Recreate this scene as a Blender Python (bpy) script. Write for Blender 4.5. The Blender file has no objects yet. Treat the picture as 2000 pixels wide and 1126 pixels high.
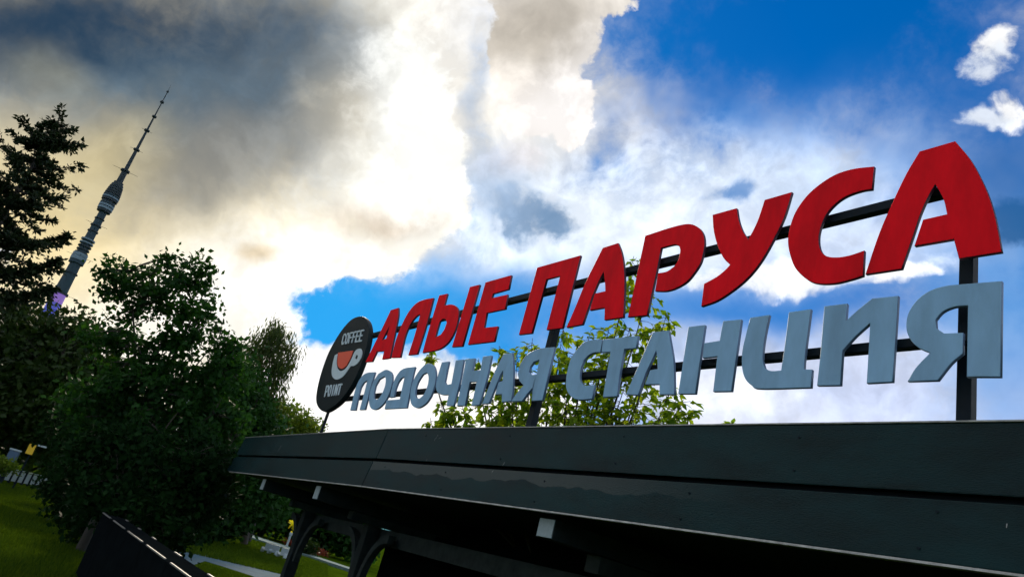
import bpy, bmesh, math, random
import numpy as np
from mathutils import Vector, Matrix

sc = bpy.context.scene
col = sc.collection
rng = np.random.default_rng(11)
random.seed(5)

# -- sky layout, in directions given through the photograph's pixels: x, y, half width, half height, tilt
SKY_SAT, SKY_VAL, SKY_STRENGTH = 1.5, 0.10, 1.0
SKY_TINT = (0.03, 0.39, 0.74)
FOLD, RELIEF = 0.5, 2.2
CLEAR = [(1560, 60, 420, 190, 0, 1.0, 0.3), (800, 600, 360, 110, 8, 1.0, 0.15), (1500, 600, 330, 80, 5, 0.9, 0.4)]
CLOUDS = [
    (1480, 450, 540, 190, 10, (146, 190, 244), 0.72, 0.45, 1.4),
    (1180, 450, 330, 120, 5, (232, 241, 252), 0.95, 0.4, 1.4),
    (1560, 470, 220, 60, 10, (214, 224, 244), 0.7, 0.45, 1.6),
    (1540, 60, 480, 150, 0, None, 0.95, 0.4, 0.8),
    (1640, 770, 520, 110, 0, (190, 204, 238), 0.85, 0.45, 1.2),
    (880, 600, 300, 60, 6, None, 0.9, 0.3, 1.0),
    (1030, 640, 160, 50, 5, None, 0.5, 0.4, 1.0),
    (1500, 605, 380, 42, 4, None, 0.75, 0.4, 1.2),
    (1560, 545, 190, 26, 5, (246, 248, 252), 0.9, 0.25, 2.4),
    (1400, 780, 120, 40, 0, (238, 242, 250), 0.8, 0.4, 1.6),
    (1960, 640, 110, 200, 0, (92, 152, 215), 0.75, 0.5),
    (1960, 330, 110, 130, 0, (20, 85, 150), 0.75, 0.45),
    (1970, 440, 60, 40, 0, (34, 88, 142), 0.85, 0.2, 2.0),
    (1040, 430, 85, 40, -15, (112, 142, 176), 0.9, 0.35, 2.8),
    (1110, 450, 40, 24, -30, (112, 142, 176), 0.9, 0.35, 2.8),
    (1450, 380, 34, 26, 30, (105, 145, 198), 0.9, 0.25, 2.4),
    (1415, 396, 45, 18, 10, (105, 145, 198), 0.9, 0.25, 2.4),
    (1900, 150, 190, 190, 0, None, 0.85, 0.45, 0.8),
    (1965, 90, 50, 30, 45, (240, 240, 240), 0.95, 0.25, 3.4),
    (1925, 140, 48, 24, 30, (215, 222, 232), 0.9, 0.25, 3.4),
    (1955, 215, 34, 32, 40, (240, 240, 240), 0.95, 0.25, 3.4),
    (1905, 235, 44, 16, 10, (215, 222, 232), 0.9, 0.25, 3.4),
    (1770, 548, 34, 18, 10, (250, 250, 250), 0.9, 0.2, 2.4),
    (938, 200, 26, 90, 0, (120, 152, 190), 0.6, 0.45, 2.0),
    (985, 325, 60, 30, 15, (236, 226, 222), 0.8, 0.35, 2.6),
    (960, 350, 60, 60, 0, (170, 192, 220), 0.7, 0.45, 1.6),
]
BANKS = [
    # low white bank under the sign
    ([(760, 800, 360, 115, 0), (600, 760, 140, 90, 0)], 0.06, (252, 250, 246), [(700, 740, 120, 30, -10, (215, 218, 226), 0.6, 0.4)]),
    # puff at the top, right of the bright column
    ([(1045, 100, 96, 130, 0), (1115, 215, 55, 72, 0), (1090, 0, 150, 45, 0), (1050, 235, 66, 50, 0)], 0.035, (214, 208, 200),
     [(1080, 250, 120, 80, 0, (252, 247, 244), 0.95, 0.4), (1010, 70, 130, 70, 0, (176, 168, 156), 0.8, 0.4), (1130, 180, 60, 90, 0, (250, 246, 244), 0.8, 0.4),
      (990, 190, 40, 50, 0, (240, 232, 222), 0.8, 0.4), (1030, 320, 60, 40, 0, (236, 230, 226), 0.8, 0.4)], 1.7),
    # the great bank on the left
    ([(250, 150, 650, 420, 0), (700, 290, 222, 250, 0), (400, 470, 360, 170, 15), (660, 460, 215, 80, 8), (250, 640, 350, 170, 0)], 0.035, (186, 178, 158),
     [(470, 550, 620, 170, 8, (255, 248, 228), 1.0, 0.35), (130, 430, 210, 160, 40, (246, 222, 158), 0.9, 0.5), (640, 400, 330, 130, 25, (248, 234, 202), 0.9, 0.5),
      (810, 240, 200, 340, -6, (255, 253, 244), 1.0, 0.25), (600, 560, 330, 110, 10, (255, 253, 246), 1.0, 0.35),
      (450, 220, 270, 160, 15, (104, 116, 126), 0.9, 0.5), (250, 130, 420, 110, -8, (76, 100, 118), 0.85, 0.5), (540, 90, 190, 110, 0, (84, 100, 114), 0.8, 0.5),
      (100, 20, 420, 100, 0, (24, 54, 80), 0.95, 0.5), (120, 130, 60, 50, -30, (142, 142, 128), 0.6, 0.5), (420, 330, 230, 60, 20, (130, 130, 126), 0.7, 0.5),
      (770, 420, 130, 28, 5, (205, 186, 162), 0.8, 0.4, 2.0), (880, 40, 110, 50, 0, (205, 192, 168), 0.6, 0.5), (490, 505, 42, 20, 0, (214, 194, 160), 0.8, 0.4, 2.0), (200, 320, 120, 60, 30, (196, 182, 140), 0.6, 0.5),
      (690, 240, 60, 80, 20, (226, 212, 182), 0.4, 0.5, 1.5), (835, 230, 120, 200, -4, (255, 255, 250), 1.0, 0.3, 1.3)]),
]

# ------------------------------------------------------------------ camera
FPX, CX, CY = 1400.0, 1000.0, 563.0            # focal length and centre of the 2000 px wide photograph
ROLL, PITCH, EYE = math.radians(15.554), math.radians(21.563), 1.6
F = Vector((0, math.cos(PITCH), math.sin(PITCH)))
U0 = Vector((0, -math.sin(PITCH), math.cos(PITCH)))
R0 = Vector((1, 0, 0))
RX = math.cos(ROLL) * R0 + math.sin(ROLL) * U0
UX = -math.sin(ROLL) * R0 + math.cos(ROLL) * U0
camd = bpy.data.cameras.new('camera')
camd.sensor_width = 36.0
camd.lens = 36.0 * FPX / 2000.0
camd.clip_start = 0.05
camd.clip_end = 20000
cam = bpy.data.objects.new('camera', camd)
cam.matrix_world = Matrix(((RX.x, UX.x, -F.x, 0), (RX.y, UX.y, -F.y, 0), (RX.z, UX.z, -F.z, EYE), (0, 0, 0, 1)))
col.objects.link(cam)
sc.camera = cam

def ray(x, y):
    return ((x - CX) * RX - (y - CY) * UX + FPX * F).normalized()
def at(x, y, dist):                            # world point seen there, at that horizontal distance
    r = ray(x, y); k = dist / math.hypot(r.x, r.y)
    return Vector((0, 0, EYE)) + r * k
def ground(x, y, z=0.0):
    r = ray(x, y); return Vector((0, 0, EYE)) + r * ((z - EYE) / r.z)

# ------------------------------------------------------------------ sun, sky, exposure
SUN_EL, SUN_AZ = math.radians(26), math.radians(-14)
sund = bpy.data.lights.new('sun', 'SUN')
sund.energy = 2.4
sund.angle = math.radians(6)
sund.color = (1.0, 0.86, 0.66)
sun = bpy.data.objects.new('sun', sund)
sdir = Vector((math.sin(SUN_AZ) * math.cos(SUN_EL), math.cos(SUN_AZ) * math.cos(SUN_EL), math.sin(SUN_EL)))
sun.rotation_euler = sdir.to_track_quat('Z', 'Y').to_euler()
sun.location = (0, 0, 60)
col.objects.link(sun)
sc.cycles.use_adaptive_sampling = True
sc.cycles.adaptive_threshold = 0.025
sc.cycles.adaptive_min_samples = 6
sc.cycles.max_bounces = 5
sc.cycles.diffuse_bounces = 2
sc.cycles.glossy_bounces = 2
sc.cycles.transmission_bounces = 2
sc.view_settings.view_transform = 'Standard'
sc.view_settings.look = 'None'
sc.view_settings.exposure = 0.27
sc.view_settings.gamma = 1.0
sc.view_settings.use_curve_mapping = False

def lin(c):
    return tuple(((v / 255) / 12.92 if v / 255 <= 0.04045 else ((v / 255 + 0.055) / 1.055) ** 2.4) for v in c)

world = bpy.data.worlds.new('World')
sc.world = world
world.use_nodes = True
world.cycles.sampling_method = 'MANUAL'
world.cycles.sample_map_resolution = 512
nt = world.node_tree
nt.nodes.clear()
N, LK = nt.nodes, nt.links
def node(t, **kw):
    n = N.new(t)
    for k, v in kw.items(): setattr(n, k, v)
    return n
def put(sock, v):
    if isinstance(v, bpy.types.NodeSocket): LK.new(v, sock)
    else: sock.default_value = v
def math_(op, a, b=0.0, c=0.0, clamp=False):
    n = node('ShaderNodeMath', operation=op, use_clamp=clamp)
    put(n.inputs[0], a); put(n.inputs[1], b); put(n.inputs[2], c)
    return n.outputs[0]
def vmath(op, a, b):
    n = node('ShaderNodeVectorMath', operation=op)
    put(n.inputs[0], a); put(n.inputs[1], b)
    return n.outputs['Value'] if op == 'DOT_PRODUCT' else n.outputs[0]
def noise(vec, scale, detail=6.0, rough=0.55, dist=0.0):
    n = node('ShaderNodeTexNoise'); put(n.inputs['Vector'], vec)
    n.inputs['Scale'].default_value = scale; n.inputs['Detail'].default_value = detail
    n.inputs['Roughness'].default_value = rough; n.inputs['Distortion'].default_value = dist
    return n
def smooth(v, a, b, lo=0.0, hi=1.0):
    n = node('ShaderNodeMapRange', interpolation_type='SMOOTHSTEP')
    put(n.inputs[0], v)
    for i, x in enumerate((a, b, lo, hi)): n.inputs[i + 1].default_value = x
    return n.outputs[0]
def mixc(fac, a, b, mode='MIX'):
    n = node('ShaderNodeMix', data_type='RGBA', blend_type=mode)
    put(n.inputs[0], fac)
    for s, v in ((n.inputs[6], a), (n.inputs[7], b)):
        put(s, v if isinstance(v, bpy.types.NodeSocket) else (*v, 1.0))
    return n.outputs[2]

tc = node('ShaderNodeTexCoord')
D0 = tc.outputs['Generated']
skyt = node('ShaderNodeTexSky', sky_type='NISHITA')
skyt.sun_disc = False
skyt.sun_elevation = SUN_EL
skyt.sun_rotation = SUN_AZ
skyt.dust_density = 0.3
skyt.ozone_density = 3.0
hs = node('ShaderNodeHueSaturation')
hs.inputs['Saturation'].default_value = SKY_SAT
hs.inputs['Value'].default_value = SKY_VAL
LK.new(skyt.outputs[0], hs.inputs['Color'])
gmm = node('ShaderNodeGamma'); LK.new(hs.outputs[0], gmm.inputs[0]); gmm.inputs[1].default_value = 0.6
BLUE = mixc(1.0, gmm.outputs[0], SKY_TINT, 'MULTIPLY')
# clouds live on directions; their outlines are warped by turbulence
w1 = noise(D0, 5.0, 2.0, 0.6); w2 = noise(D0, 17.0, 3.0, 0.6)
def scaled(o, k):
    v = vmath('SUBTRACT', o, (0.5, 0.5, 0.5)); n = node('ShaderNodeVectorMath', operation='SCALE')
    put(n.inputs[0], v); n.inputs['Scale'].default_value = k; return n.outputs[0]
DW = vmath('ADD', vmath('ADD', D0, scaled(w1.outputs['Color'], 0.10)), scaled(w2.outputs['Color'], 0.035))
fb1 = noise(D0, 7.0, 6.0, 0.58, 0.3).outputs[0]
fb2 = noise(D0, 22.0, 5.0, 0.6, 0.2).outputs[0]
bl = math_('ABSOLUTE', math_('SUBTRACT', noise(DW, 16.0, 3.0, 0.5).outputs[0], 0.5))
PUFF = math_('SUBTRACT', 0.09, bl)                                 # rounded billows
EDGE = math_('ADD', math_('MULTIPLY', math_('SUBTRACT', fb1, 0.5), 0.9),
             math_('ADD', math_('MULTIPLY', math_('SUBTRACT', fb2, 0.5), 0.8), math_('MULTIPLY', PUFF, 0.6)))
fb3 = noise(DW, 60.0, 4.0, 0.6).outputs[0]
FINE = math_('SUBTRACT', fb3, 0.5)
EDGE = math_('ADD', EDGE, math_('MULTIPLY', FINE, 0.4))

# broken cloud all round the horizon and overhead, whitened, mostly out of view, to light the sign letters
sund_ = vmath('DOT_PRODUCT', D0, tuple(sdir))
near_sun = smooth(sund_, -0.6, 0.95)
gen = mixc(near_sun, lin((238, 243, 250)), lin((240, 236, 228)))
C0 = mixc(smooth(math_('ADD', noise(D0, 2.2, 5.0, 0.55).outputs[0], math_('MULTIPLY', EDGE, 0.1)), 0.41, 0.56), BLUE, gen)

def field(px, py, rx, ry, ang, edge=1.0):
    """ellipsoid of directions round a sky point: 0.5 on its outline, ragged by EDGE"""
    c = ray(px, py)
    ex = (ray(px + 20, py) - c); ex -= c * ex.dot(c); sx = ex.length / 20; ex.normalize()
    ey = ex.cross(c)
    ey2 = (ray(px, py - 20) - c); ey2 -= c * ey2.dot(c); sy = ey2.length / 20
    if ey.dot(ey2) < 0: ey = -ey
    a = math.radians(ang); e1 = ex * math.cos(a) + ey * math.sin(a); e2 = -ex * math.sin(a) + ey * math.cos(a)
    m = Matrix((e1, e2, e1.cross(e2))).transposed()
    mp = node('ShaderNodeMapping', vector_type='TEXTURE')
    put(mp.inputs['Vector'], DW)
    mp.inputs['Location'].default_value = c
    mp.inputs['Rotation'].default_value = m.to_euler('XYZ')
    k = sx + sy
    mp.inputs['Scale'].default_value = (rx * k, ry * k, max(rx, ry) * k)
    g = node('ShaderNodeTexGradient', gradient_type='SPHERICAL')
    LK.new(mp.outputs[0], g.inputs[0])
    if not edge: return g.outputs[1]
    near = math_('MULTIPLY', g.outputs[1], 3.0, clamp=True)
    return math_('ADD', g.outputs[1], math_('MULTIPLY', math_('MULTIPLY', EDGE, near), 0.45 * edge))
def blob(base, px, py, rx, ry, ang, colr, alpha, soft=0.35, edge=1.0):
    al = smooth(field(px, py, rx, ry, ang, edge), 0.5 - soft, 0.5 + soft, 0.0, alpha)
    return mixc(al, base, colr if isinstance(colr, bpy.types.NodeSocket) else lin(colr))
def bank(base, masks, soft, ground_col, shades, edge=1.0):
    """a cloud bank: crisp ragged silhouette of joined bodies, soft shading inside it"""
    f = None
    for m_ in masks:
        g = field(*m_, 0)
        f = g if f is None else math_('SMOOTH_MAX', f, g, 0.08)
    f = math_('ADD', f, math_('MULTIPLY', EDGE, 0.22 * edge))
    c_ = lin(ground_col)
    for b_ in shades: c_ = blob(c_, *b_)
    return mixc(smooth(f, 0.5 - soft, 0.5 + soft), base, c_)

SKY = C0
for b in CLEAR:
    SKY = blob(SKY, *b[:5], BLUE, *b[5:])
for b in CLOUDS:
    SKY = blob(SKY, *[BLUE if v is None else v for v in b])
for b in BANKS:
    SKY = bank(SKY, *b)
# billow shading: light and dark folds inside the cloud bodies only
sat = node('ShaderNodeSeparateColor', mode='HSV'); LK.new(SKY, sat.inputs[0])
cloudy = smooth(sat.outputs[1], 0.75, 0.35)
fold = math_('ADD', math_('MULTIPLY', math_('SUBTRACT', fb1, 0.5), 1.2),
             math_('ADD', math_('MULTIPLY', math_('SUBTRACT', fb2, 0.5), 0.8), math_('ADD', math_('MULTIPLY', PUFF, 0.8), math_('MULTIPLY', FINE, 0.25))))
rl0 = noise(DW, 10.0, 6.0, 0.55); rl1 = noise(vmath('ADD', DW, tuple(sdir * 0.024)), 10.0, 6.0, 0.55)
relief = math_('SUBTRACT', rl0.outputs[0], rl1.outputs[0])         # folds catch the light on the sun's side
fold = math_('ADD', fold, math_('MULTIPLY', relief, RELIEF))
fold = math_('MAXIMUM', fold, -0.22)
gain = math_('ADD', 0.97, math_('MULTIPLY', math_('MULTIPLY', fold, cloudy), FOLD))
gm = node('ShaderNodeVectorMath', operation='SCALE')
LK.new(SKY, gm.inputs[0]); LK.new(gain, gm.inputs['Scale'])
bg = node('ShaderNodeBackground')
LK.new(gm.outputs[0], bg.inputs[0])
bg.inputs[1].default_value = SKY_STRENGTH
wo = node('ShaderNodeOutputWorld')
LK.new(bg.outputs[0], wo.inputs[0])

# ------------------------------------------------------------------ helpers
def tag(o, label=None, cat=None, group=None, kind=None):
    for k, v in (('label', label), ('category', cat), ('group', group), ('kind', kind)):
        if v: o[k] = v
    return o
def empty(name, loc, rot=None):
    o = bpy.data.objects.new(name, None); col.objects.link(o); o.location = loc
    o.empty_display_size = 0.2
    return o
def link(name, me, mat, parent=None):
    o = bpy.data.objects.new(name, me); col.objects.link(o)
    if mat is not None and not me.materials:
        for m in (mat if isinstance(mat, (list, tuple)) else [mat]): me.materials.append(m)
    if parent is not None: o.parent = parent
    return o
def from_bm(name, bm, mat, parent=None, smooth_=False):
    me = bpy.data.meshes.new(name); bm.normal_update(); bm.to_mesh(me); bm.free()
    if smooth_:
        for p in me.polygons: p.use_smooth = True
    return link(name, me, mat, parent)
def arr_mesh(name, co, faces_n, idx, rnd=None):
    """fast mesh from numpy: co (n,3), polygons of faces_n corners, idx flat"""
    me = bpy.data.meshes.new(name)
    nf = len(idx) // faces_n
    me.vertices.add(len(co)); me.vertices.foreach_set('co', np.asarray(co, np.float32).ravel())
    me.loops.add(len(idx)); me.loops.foreach_set('vertex_index', np.asarray(idx, np.int32))
    me.polygons.add(nf)
    me.polygons.foreach_set('loop_start', np.arange(0, nf * faces_n, faces_n, dtype=np.int32))
    me.polygons.foreach_set('loop_total', np.full(nf, faces_n, np.int32))
    if rnd is not None:
        a = me.attributes.new('rnd', 'FLOAT', 'POINT'); a.data.foreach_set('value', np.asarray(rnd, np.float32))
    me.update(calc_edges=True)
    return me

# ---- materials
def material(name):
    m = bpy.data.materials.new(name); m.use_nodes = True
    return m, m.node_tree, m.node_tree.nodes['Principled BSDF']
def mnode(t, ty, **kw):
    n = t.nodes.new(ty)
    for k, v in kw.items(): setattr(n, k, v)
    return n
def painted(name, colr, rough=0.5, vary=0.12, scale=6.0, bump=0.0, metallic=0.0, spec=0.5, stretch=None, bscale=60.0):
    m, t, p = material(name)
    tcn = mnode(t, 'ShaderNodeTexCoord'); vec = tcn.outputs['Object']
    if stretch:
        mp = mnode(t, 'ShaderNodeMapping'); mp.inputs['Scale'].default_value = stretch
        t.links.new(vec, mp.inputs[0]); vec = mp.outputs[0]
    n = mnode(t, 'ShaderNodeTexNoise'); n.inputs['Scale'].default_value = scale; n.inputs['Detail'].default_value = 7
    n.inputs['Roughness'].default_value = 0.65
    t.links.new(vec, n.inputs['Vector'])
    r = mnode(t, 'ShaderNodeValToRGB')
    r.color_ramp.elements[0].position = 0.3; r.color_ramp.elements[1].position = 0.7
    r.color_ramp.elements[0].color = (*[c * (1 - vary) for c in colr], 1)
    r.color_ramp.elements[1].color = (*[min(1, c * (1 + vary)) for c in colr], 1)
    t.links.new(n.outputs[0], r.inputs[0]); t.links.new(r.outputs[0], p.inputs['Base Color'])
    mr = mnode(t, 'ShaderNodeMapRange'); mr.inputs[3].default_value = rough * 0.8; mr.inputs[4].default_value = min(1, rough * 1.2)
    t.links.new(n.outputs[0], mr.inputs[0]); t.links.new(mr.outputs[0], p.inputs['Roughness'])
    p.inputs['Metallic'].default_value = metallic
    p.inputs['Specular IOR Level'].default_value = spec
    if bump:
        n2 = mnode(t, 'ShaderNodeTexNoise'); n2.inputs['Scale'].default_value = bscale; n2.inputs['Detail'].default_value = 4
        t.links.new(vec, n2.inputs['Vector'])
        b = mnode(t, 'ShaderNodeBump'); b.inputs['Strength'].default_value = bump; b.inputs['Distance'].default_value = 0.01
        t.links.new(n2.outputs[0], b.inputs['Height']); t.links.new(b.outputs[0], p.inputs['Normal'])
    return m
def foliage(name, c1, c2, trans=0.35, rough=0.55):
    m, t, p = material(name)
    a = mnode(t, 'ShaderNodeAttribute', attribute_name='rnd')
    mx = mnode(t, 'ShaderNodeMix', data_type='RGBA')
    mx.inputs[6].default_value = (*c1, 1); mx.inputs[7].default_value = (*c2, 1)
    t.links.new(a.outputs['Fac'], mx.inputs[0]); t.links.new(mx.outputs[2], p.inputs['Base Color'])
    p.inputs['Roughness'].default_value = rough
    p.inputs['Specular IOR Level'].default_value = 0.12
    tr = mnode(t, 'ShaderNodeBsdfTranslucent')
    g = mnode(t, 'ShaderNodeMix', data_type='RGBA', blend_type='MULTIPLY'); g.inputs[0].default_value = 1
    t.links.new(mx.outputs[2], g.inputs[6]); g.inputs[7].default_value = (1.6, 1.5, 0.6, 1)
    t.links.new(g.outputs[2], tr.inputs[0])
    ms = mnode(t, 'ShaderNodeMixShader'); ms.inputs[0].default_value = trans
    t.links.new(p.outputs[0], ms.inputs[1]); t.links.new(tr.outputs[0], ms.inputs[2])
    t.links.new(ms.outputs[0], t.nodes['Material Output'].inputs[0])
    return m

M = {}
M['red'] = painted('red_paint', (0.80, 0.006, 0.014), 0.6, 0.2, 2.6, 0.05, spec=0.05, stretch=(1.6, 1.6, 0.5))
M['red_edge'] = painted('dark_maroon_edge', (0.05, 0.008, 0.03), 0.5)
M['grey'] = painted('blue_grey_paint', (0.22, 0.40, 0.57), 0.5, 0.19, 2.6, 0.08, bscale=140, spec=0.2, stretch=(1.6, 1.6, 0.5))
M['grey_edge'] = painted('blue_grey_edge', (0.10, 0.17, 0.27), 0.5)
M['steel'] = painted('black_steel', (0.005, 0.012, 0.018), 0.5, 0.2, 9, spec=0.1)
M['oval'] = painted('oval_charcoal', (0.006, 0.014, 0.016), 0.5, 0.15, 4, spec=0.1)
M['cupw'] = painted('pale_blue_white', (0.55, 0.66, 0.70), 0.5, 0.05)
M['orange'] = painted('orange_red', (0.80, 0.07, 0.015), 0.45, 0.05)
M['fascia'] = painted('dark_fascia_paint', (0.003, 0.020, 0.022), 0.5, 0.5, 2.2, 0.3, spec=0.12, stretch=(0.6, 0.6, 2.0), bscale=90)
M['drip'] = painted('bare_metal_edge', (0.30, 0.30, 0.28), 0.4, 0.5, 14)
M['timber'] = painted('dark_stained_timber', (0.020, 0.027, 0.025), 0.8, 0.35, 8, 0.3, spec=0.1)
M['timber2'] = painted('weathered_beam', (0.034, 0.043, 0.040), 0.8, 0.3, 8, 0.3, spec=0.05)
M['endgrain'] = painted('pale_cut_end', (0.30, 0.37, 0.38), 0.6, 0.12, 30)
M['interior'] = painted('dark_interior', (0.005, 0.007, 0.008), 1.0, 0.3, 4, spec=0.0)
M['bark'] = painted('bark', (0.035, 0.030, 0.022), 0.85, 0.4, 12, 0.6, stretch=(1, 1, 0.25))
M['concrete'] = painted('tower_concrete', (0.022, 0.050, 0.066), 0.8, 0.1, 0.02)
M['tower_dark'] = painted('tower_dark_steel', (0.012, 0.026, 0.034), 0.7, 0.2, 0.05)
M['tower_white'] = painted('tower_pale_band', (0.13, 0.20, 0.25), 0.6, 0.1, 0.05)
M['cap'] = painted('dull_metal_cap', (0.11, 0.11, 0.105), 0.6, 0.4, 10)
M['white'] = painted('white_paint', (0.36, 0.44, 0.46), 0.5, 0.08, 10)
M['stone'] = painted('path_paving', (0.06, 0.11, 0.14), 0.95, 0.3, 1.5, 0.4, spec=0.05)
M['kerb'] = painted('kerb_concrete', (0.13, 0.20, 0.20), 0.9, 0.3, 3.0, 0.3, spec=0.05)
M['yellow'] = painted('yellow_enamel', (0.80, 0.50, 0.02), 0.45, 0.06)
M['bluegrey'] = painted('blue_grey_bin', (0.05, 0.10, 0.17), 0.5, 0.1)
M['redbed'] = foliage('red_flowers', (0.25, 0.03, 0.02), (0.16, 0.05, 0.03), 0.2)

# ------------------------------------------------------------------ kiosk axes: s along the eave (away), o outward distance, z up
AZ = math.radians(-31.595)
DV = Vector((math.sin(AZ), math.cos(AZ), 0)); NV = Vector((DV.y, -DV.x, 0))
def K(s, o, z): return DV * s + NV * o + Vector((0, 0, z))
def worg(p):
    v = Vector()
    while p is not None: v += Vector(p.location); p = p.parent
    return v
def prism(name, pts_a, pts_b, mat, parent, bevel=0.0, seg=2, origin=None):
    """closed solid between two outlines with the same number of corners (world points)"""
    org = origin if origin is not None else worg(parent)
    bm = bmesh.new()
    a = [bm.verts.new(p - org) for p in pts_a]; b = [bm.verts.new(p - org) for p in pts_b]
    n = len(a)
    bm.faces.new(a[::-1]); bm.faces.new(b)
    for i in range(n):
        j = (i + 1) % n
        bm.faces.new((a[i], a[j], b[j], b[i]))
    bmesh.ops.recalc_face_normals(bm, faces=bm.faces)
    if bevel:
        bmesh.ops.bevel(bm, geom=bm.edges[:] + bm.verts[:], offset=bevel, segments=seg, profile=0.6, affect='EDGES')
    return from_bm(name, bm, mat, parent)
def kbox(name, s0, s1, o0, o1, z0, z1, mat, parent, bevel=0.006, fn=K):
    pa = [fn(s0, o0, z0), fn(s0, o1, z0), fn(s0, o1, z1), fn(s0, o0, z1)]
    pb = [fn(s1, o0, z0), fn(s1, o1, z0), fn(s1, o1, z1), fn(s1, o0, z1)]
    return prism(name, pa, pb, mat, parent, bevel)
def wbox(name, c, sx, sy, sz, mat, parent=None, bevel=0.01, rz=0.0):
    """box standing on c (world), turned rz"""
    ca, sa = math.cos(rz), math.sin(rz)
    P = lambda x, y, z: Vector((c[0] + x * ca - y * sa, c[1] + x * sa + y * ca, c[2] + z))
    pa = [P(-sx/2, -sy/2, 0), P(sx/2, -sy/2, 0), P(sx/2, sy/2, 0), P(-sx/2, sy/2, 0)]
    pb = [p + Vector((0, 0, sz)) for p in pa]
    return prism(name, pa, pb, mat, parent, bevel)

# ------------------------------------------------------------------ ground
def grass_mat():
    m, t, p = material('lawn')
    tcn = mnode(t, 'ShaderNodeTexCoord')
    n1 = mnode(t, 'ShaderNodeTexNoise'); n1.inputs['Scale'].default_value = 0.35; n1.inputs['Detail'].default_value = 6
    n2 = mnode(t, 'ShaderNodeTexNoise'); n2.inputs['Scale'].default_value = 18; n2.inputs['Detail'].default_value = 6
    for n in (n1, n2): t.links.new(tcn.outputs['Object'], n.inputs['Vector'])
    r = mnode(t, 'ShaderNodeValToRGB')
    r.color_ramp.elements[0].position = 0.35; r.color_ramp.elements[1].position = 0.68
    r.color_ramp.elements[0].color = (0.026, 0.052, 0.003, 1); r.color_ramp.elements[1].color = (0.055, 0.100, 0.004, 1)
    t.links.new(n1.outputs[0], r.inputs[0])
    mx = mnode(t, 'ShaderNodeMix', data_type='RGBA', blend_type='MULTIPLY'); mx.inputs[0].default_value = 0.8
    r2 = mnode(t, 'ShaderNodeValToRGB'); r2.color_ramp.elements[0].position = 0.3; r2.color_ramp.elements[1].position = 0.7
    r2.color_ramp.elements[0].color = (0.4, 0.4, 0.4, 1); r2.color_ramp.elements[1].color = (1.3, 1.3, 1.2, 1)
    t.links.new(n2.outputs[0], r2.inputs[0]); t.links.new(r.outputs[0], mx.inputs[6]); t.links.new(r2.outputs[0], mx.inputs[7])
    t.links.new(mx.outputs[2], p.inputs['Base Color']); p.inputs['Roughness'].default_value = 1.0; p.inputs['Specular IOR Level'].default_value = 0.0
    b = mnode(t, 'ShaderNodeBump'); b.inputs['Strength'].default_value = 0.6; b.inputs['Distance'].default_value = 0.05
    t.links.new(n2.outputs[0], b.inputs['Height']); t.links.new(b.outputs[0], p.inputs['Normal'])
    return m
M['lawn'] = grass_mat()
bm = bmesh.new()
bmesh.ops.create_grid(bm, x_segments=40, y_segments=40, size=4000)
tag(from_bm('ground', bm, M['lawn']), kind='structure')

def strip(name, left, right, z, mat, kind='structure'):
    bm = bmesh.new()
    a = [bm.verts.new((p.x, p.y, z)) for p in left]; b = [bm.verts.new((p.x, p.y, z)) for p in right]
    for i in range(len(a) - 1):
        bm.faces.new((a[i], b[i], b[i + 1], a[i + 1]))
    bmesh.ops.recalc_face_normals(bm, faces=bm.faces)
    for f in bm.faces:
        if f.normal.z < 0: f.normal_flip()
    return tag(from_bm(name, bm, mat), kind=kind)
G = lambda *p: [ground(x, y) for x, y in p]
strip('path', G((300, 1060), (345, 1078), (395, 1078), (440, 1091), (500, 1107), (560, 1124), (660, 1152)),
      G((300, 1098), (352, 1112), (400, 1095), (430, 1104), (480, 1120), (530, 1138), (640, 1175)), 0.008, M['stone'])
# paved terrace the kiosk stands on
P = [K(-6, 3.3, 0), K(12.6, 3.3, 0), K(12.6, 8, 0), K(-6, 8, 0)]
strip('terrace', [P[0], P[1]], [P[3], P[2]], 0.012, M['timber'])
# pale kerb along the far side of the lawn
ka = G((430, 1027), (480, 1044), (545, 1065), (605, 1086), (700, 1118)); kb = G((430, 1033), (480, 1050), (545, 1070), (605, 1090), (700, 1122))
bm = bmesh.new()
for i in range(4):
    q = [ka[i], ka[i + 1], kb[i + 1], kb[i]]
    lo = [bm.verts.new((p.x, p.y, 0.0)) for p in q]; hi = [bm.verts.new((p.x, p.y, 0.14)) for p in q]
    bm.faces.new(hi)
    for k in range(4): bm.faces.new((lo[k], lo[(k + 1) % 4], hi[(k + 1) % 4], hi[k]))
bmesh.ops.recalc_face_normals(bm, faces=bm.faces)
tag(from_bm('kerb', bm, M['kerb']), kind='structure')

# grass blades on the lawns in view
def blades(name, quad, n, h, mat):
    a, b, c, d_ = [np.array((p.x, p.y)) for p in quad]
    u, v = rng.random((2, n)); u = u[:, None]; v = v[:, None]
    xy = (a * (1 - u) + b * u) * (1 - v) + (d_ * (1 - u) + c * u) * v
    ang = rng.random(n) * 6.283; w = 0.012 + 0.01 * rng.random(n); hh = h * (0.5 + rng.random(n))
    lean = (rng.random((n, 2)) - 0.5) * hh[:, None] * 0.9
    dx = np.stack([np.cos(ang) * w, np.sin(ang) * w], 1)
    co = np.zeros((n, 3, 3)); co[:, 0, :2] = xy - dx; co[:, 1, :2] = xy + dx; co[:, 2, :2] = xy + lean; co[:, 2, 2] = hh
    co[:, :2, 2] = -0.01
    r = np.repeat(rng.random(n), 3)
    me = arr_mesh(name, co.reshape(-1, 3), 3, np.arange(n * 3), r)
    return link(name, me, mat)
M['blade'] = foliage('grass_blade', (0.020, 0.054, 0.002), (0.070, 0.115, 0.004), 0.3, 0.9)
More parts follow.
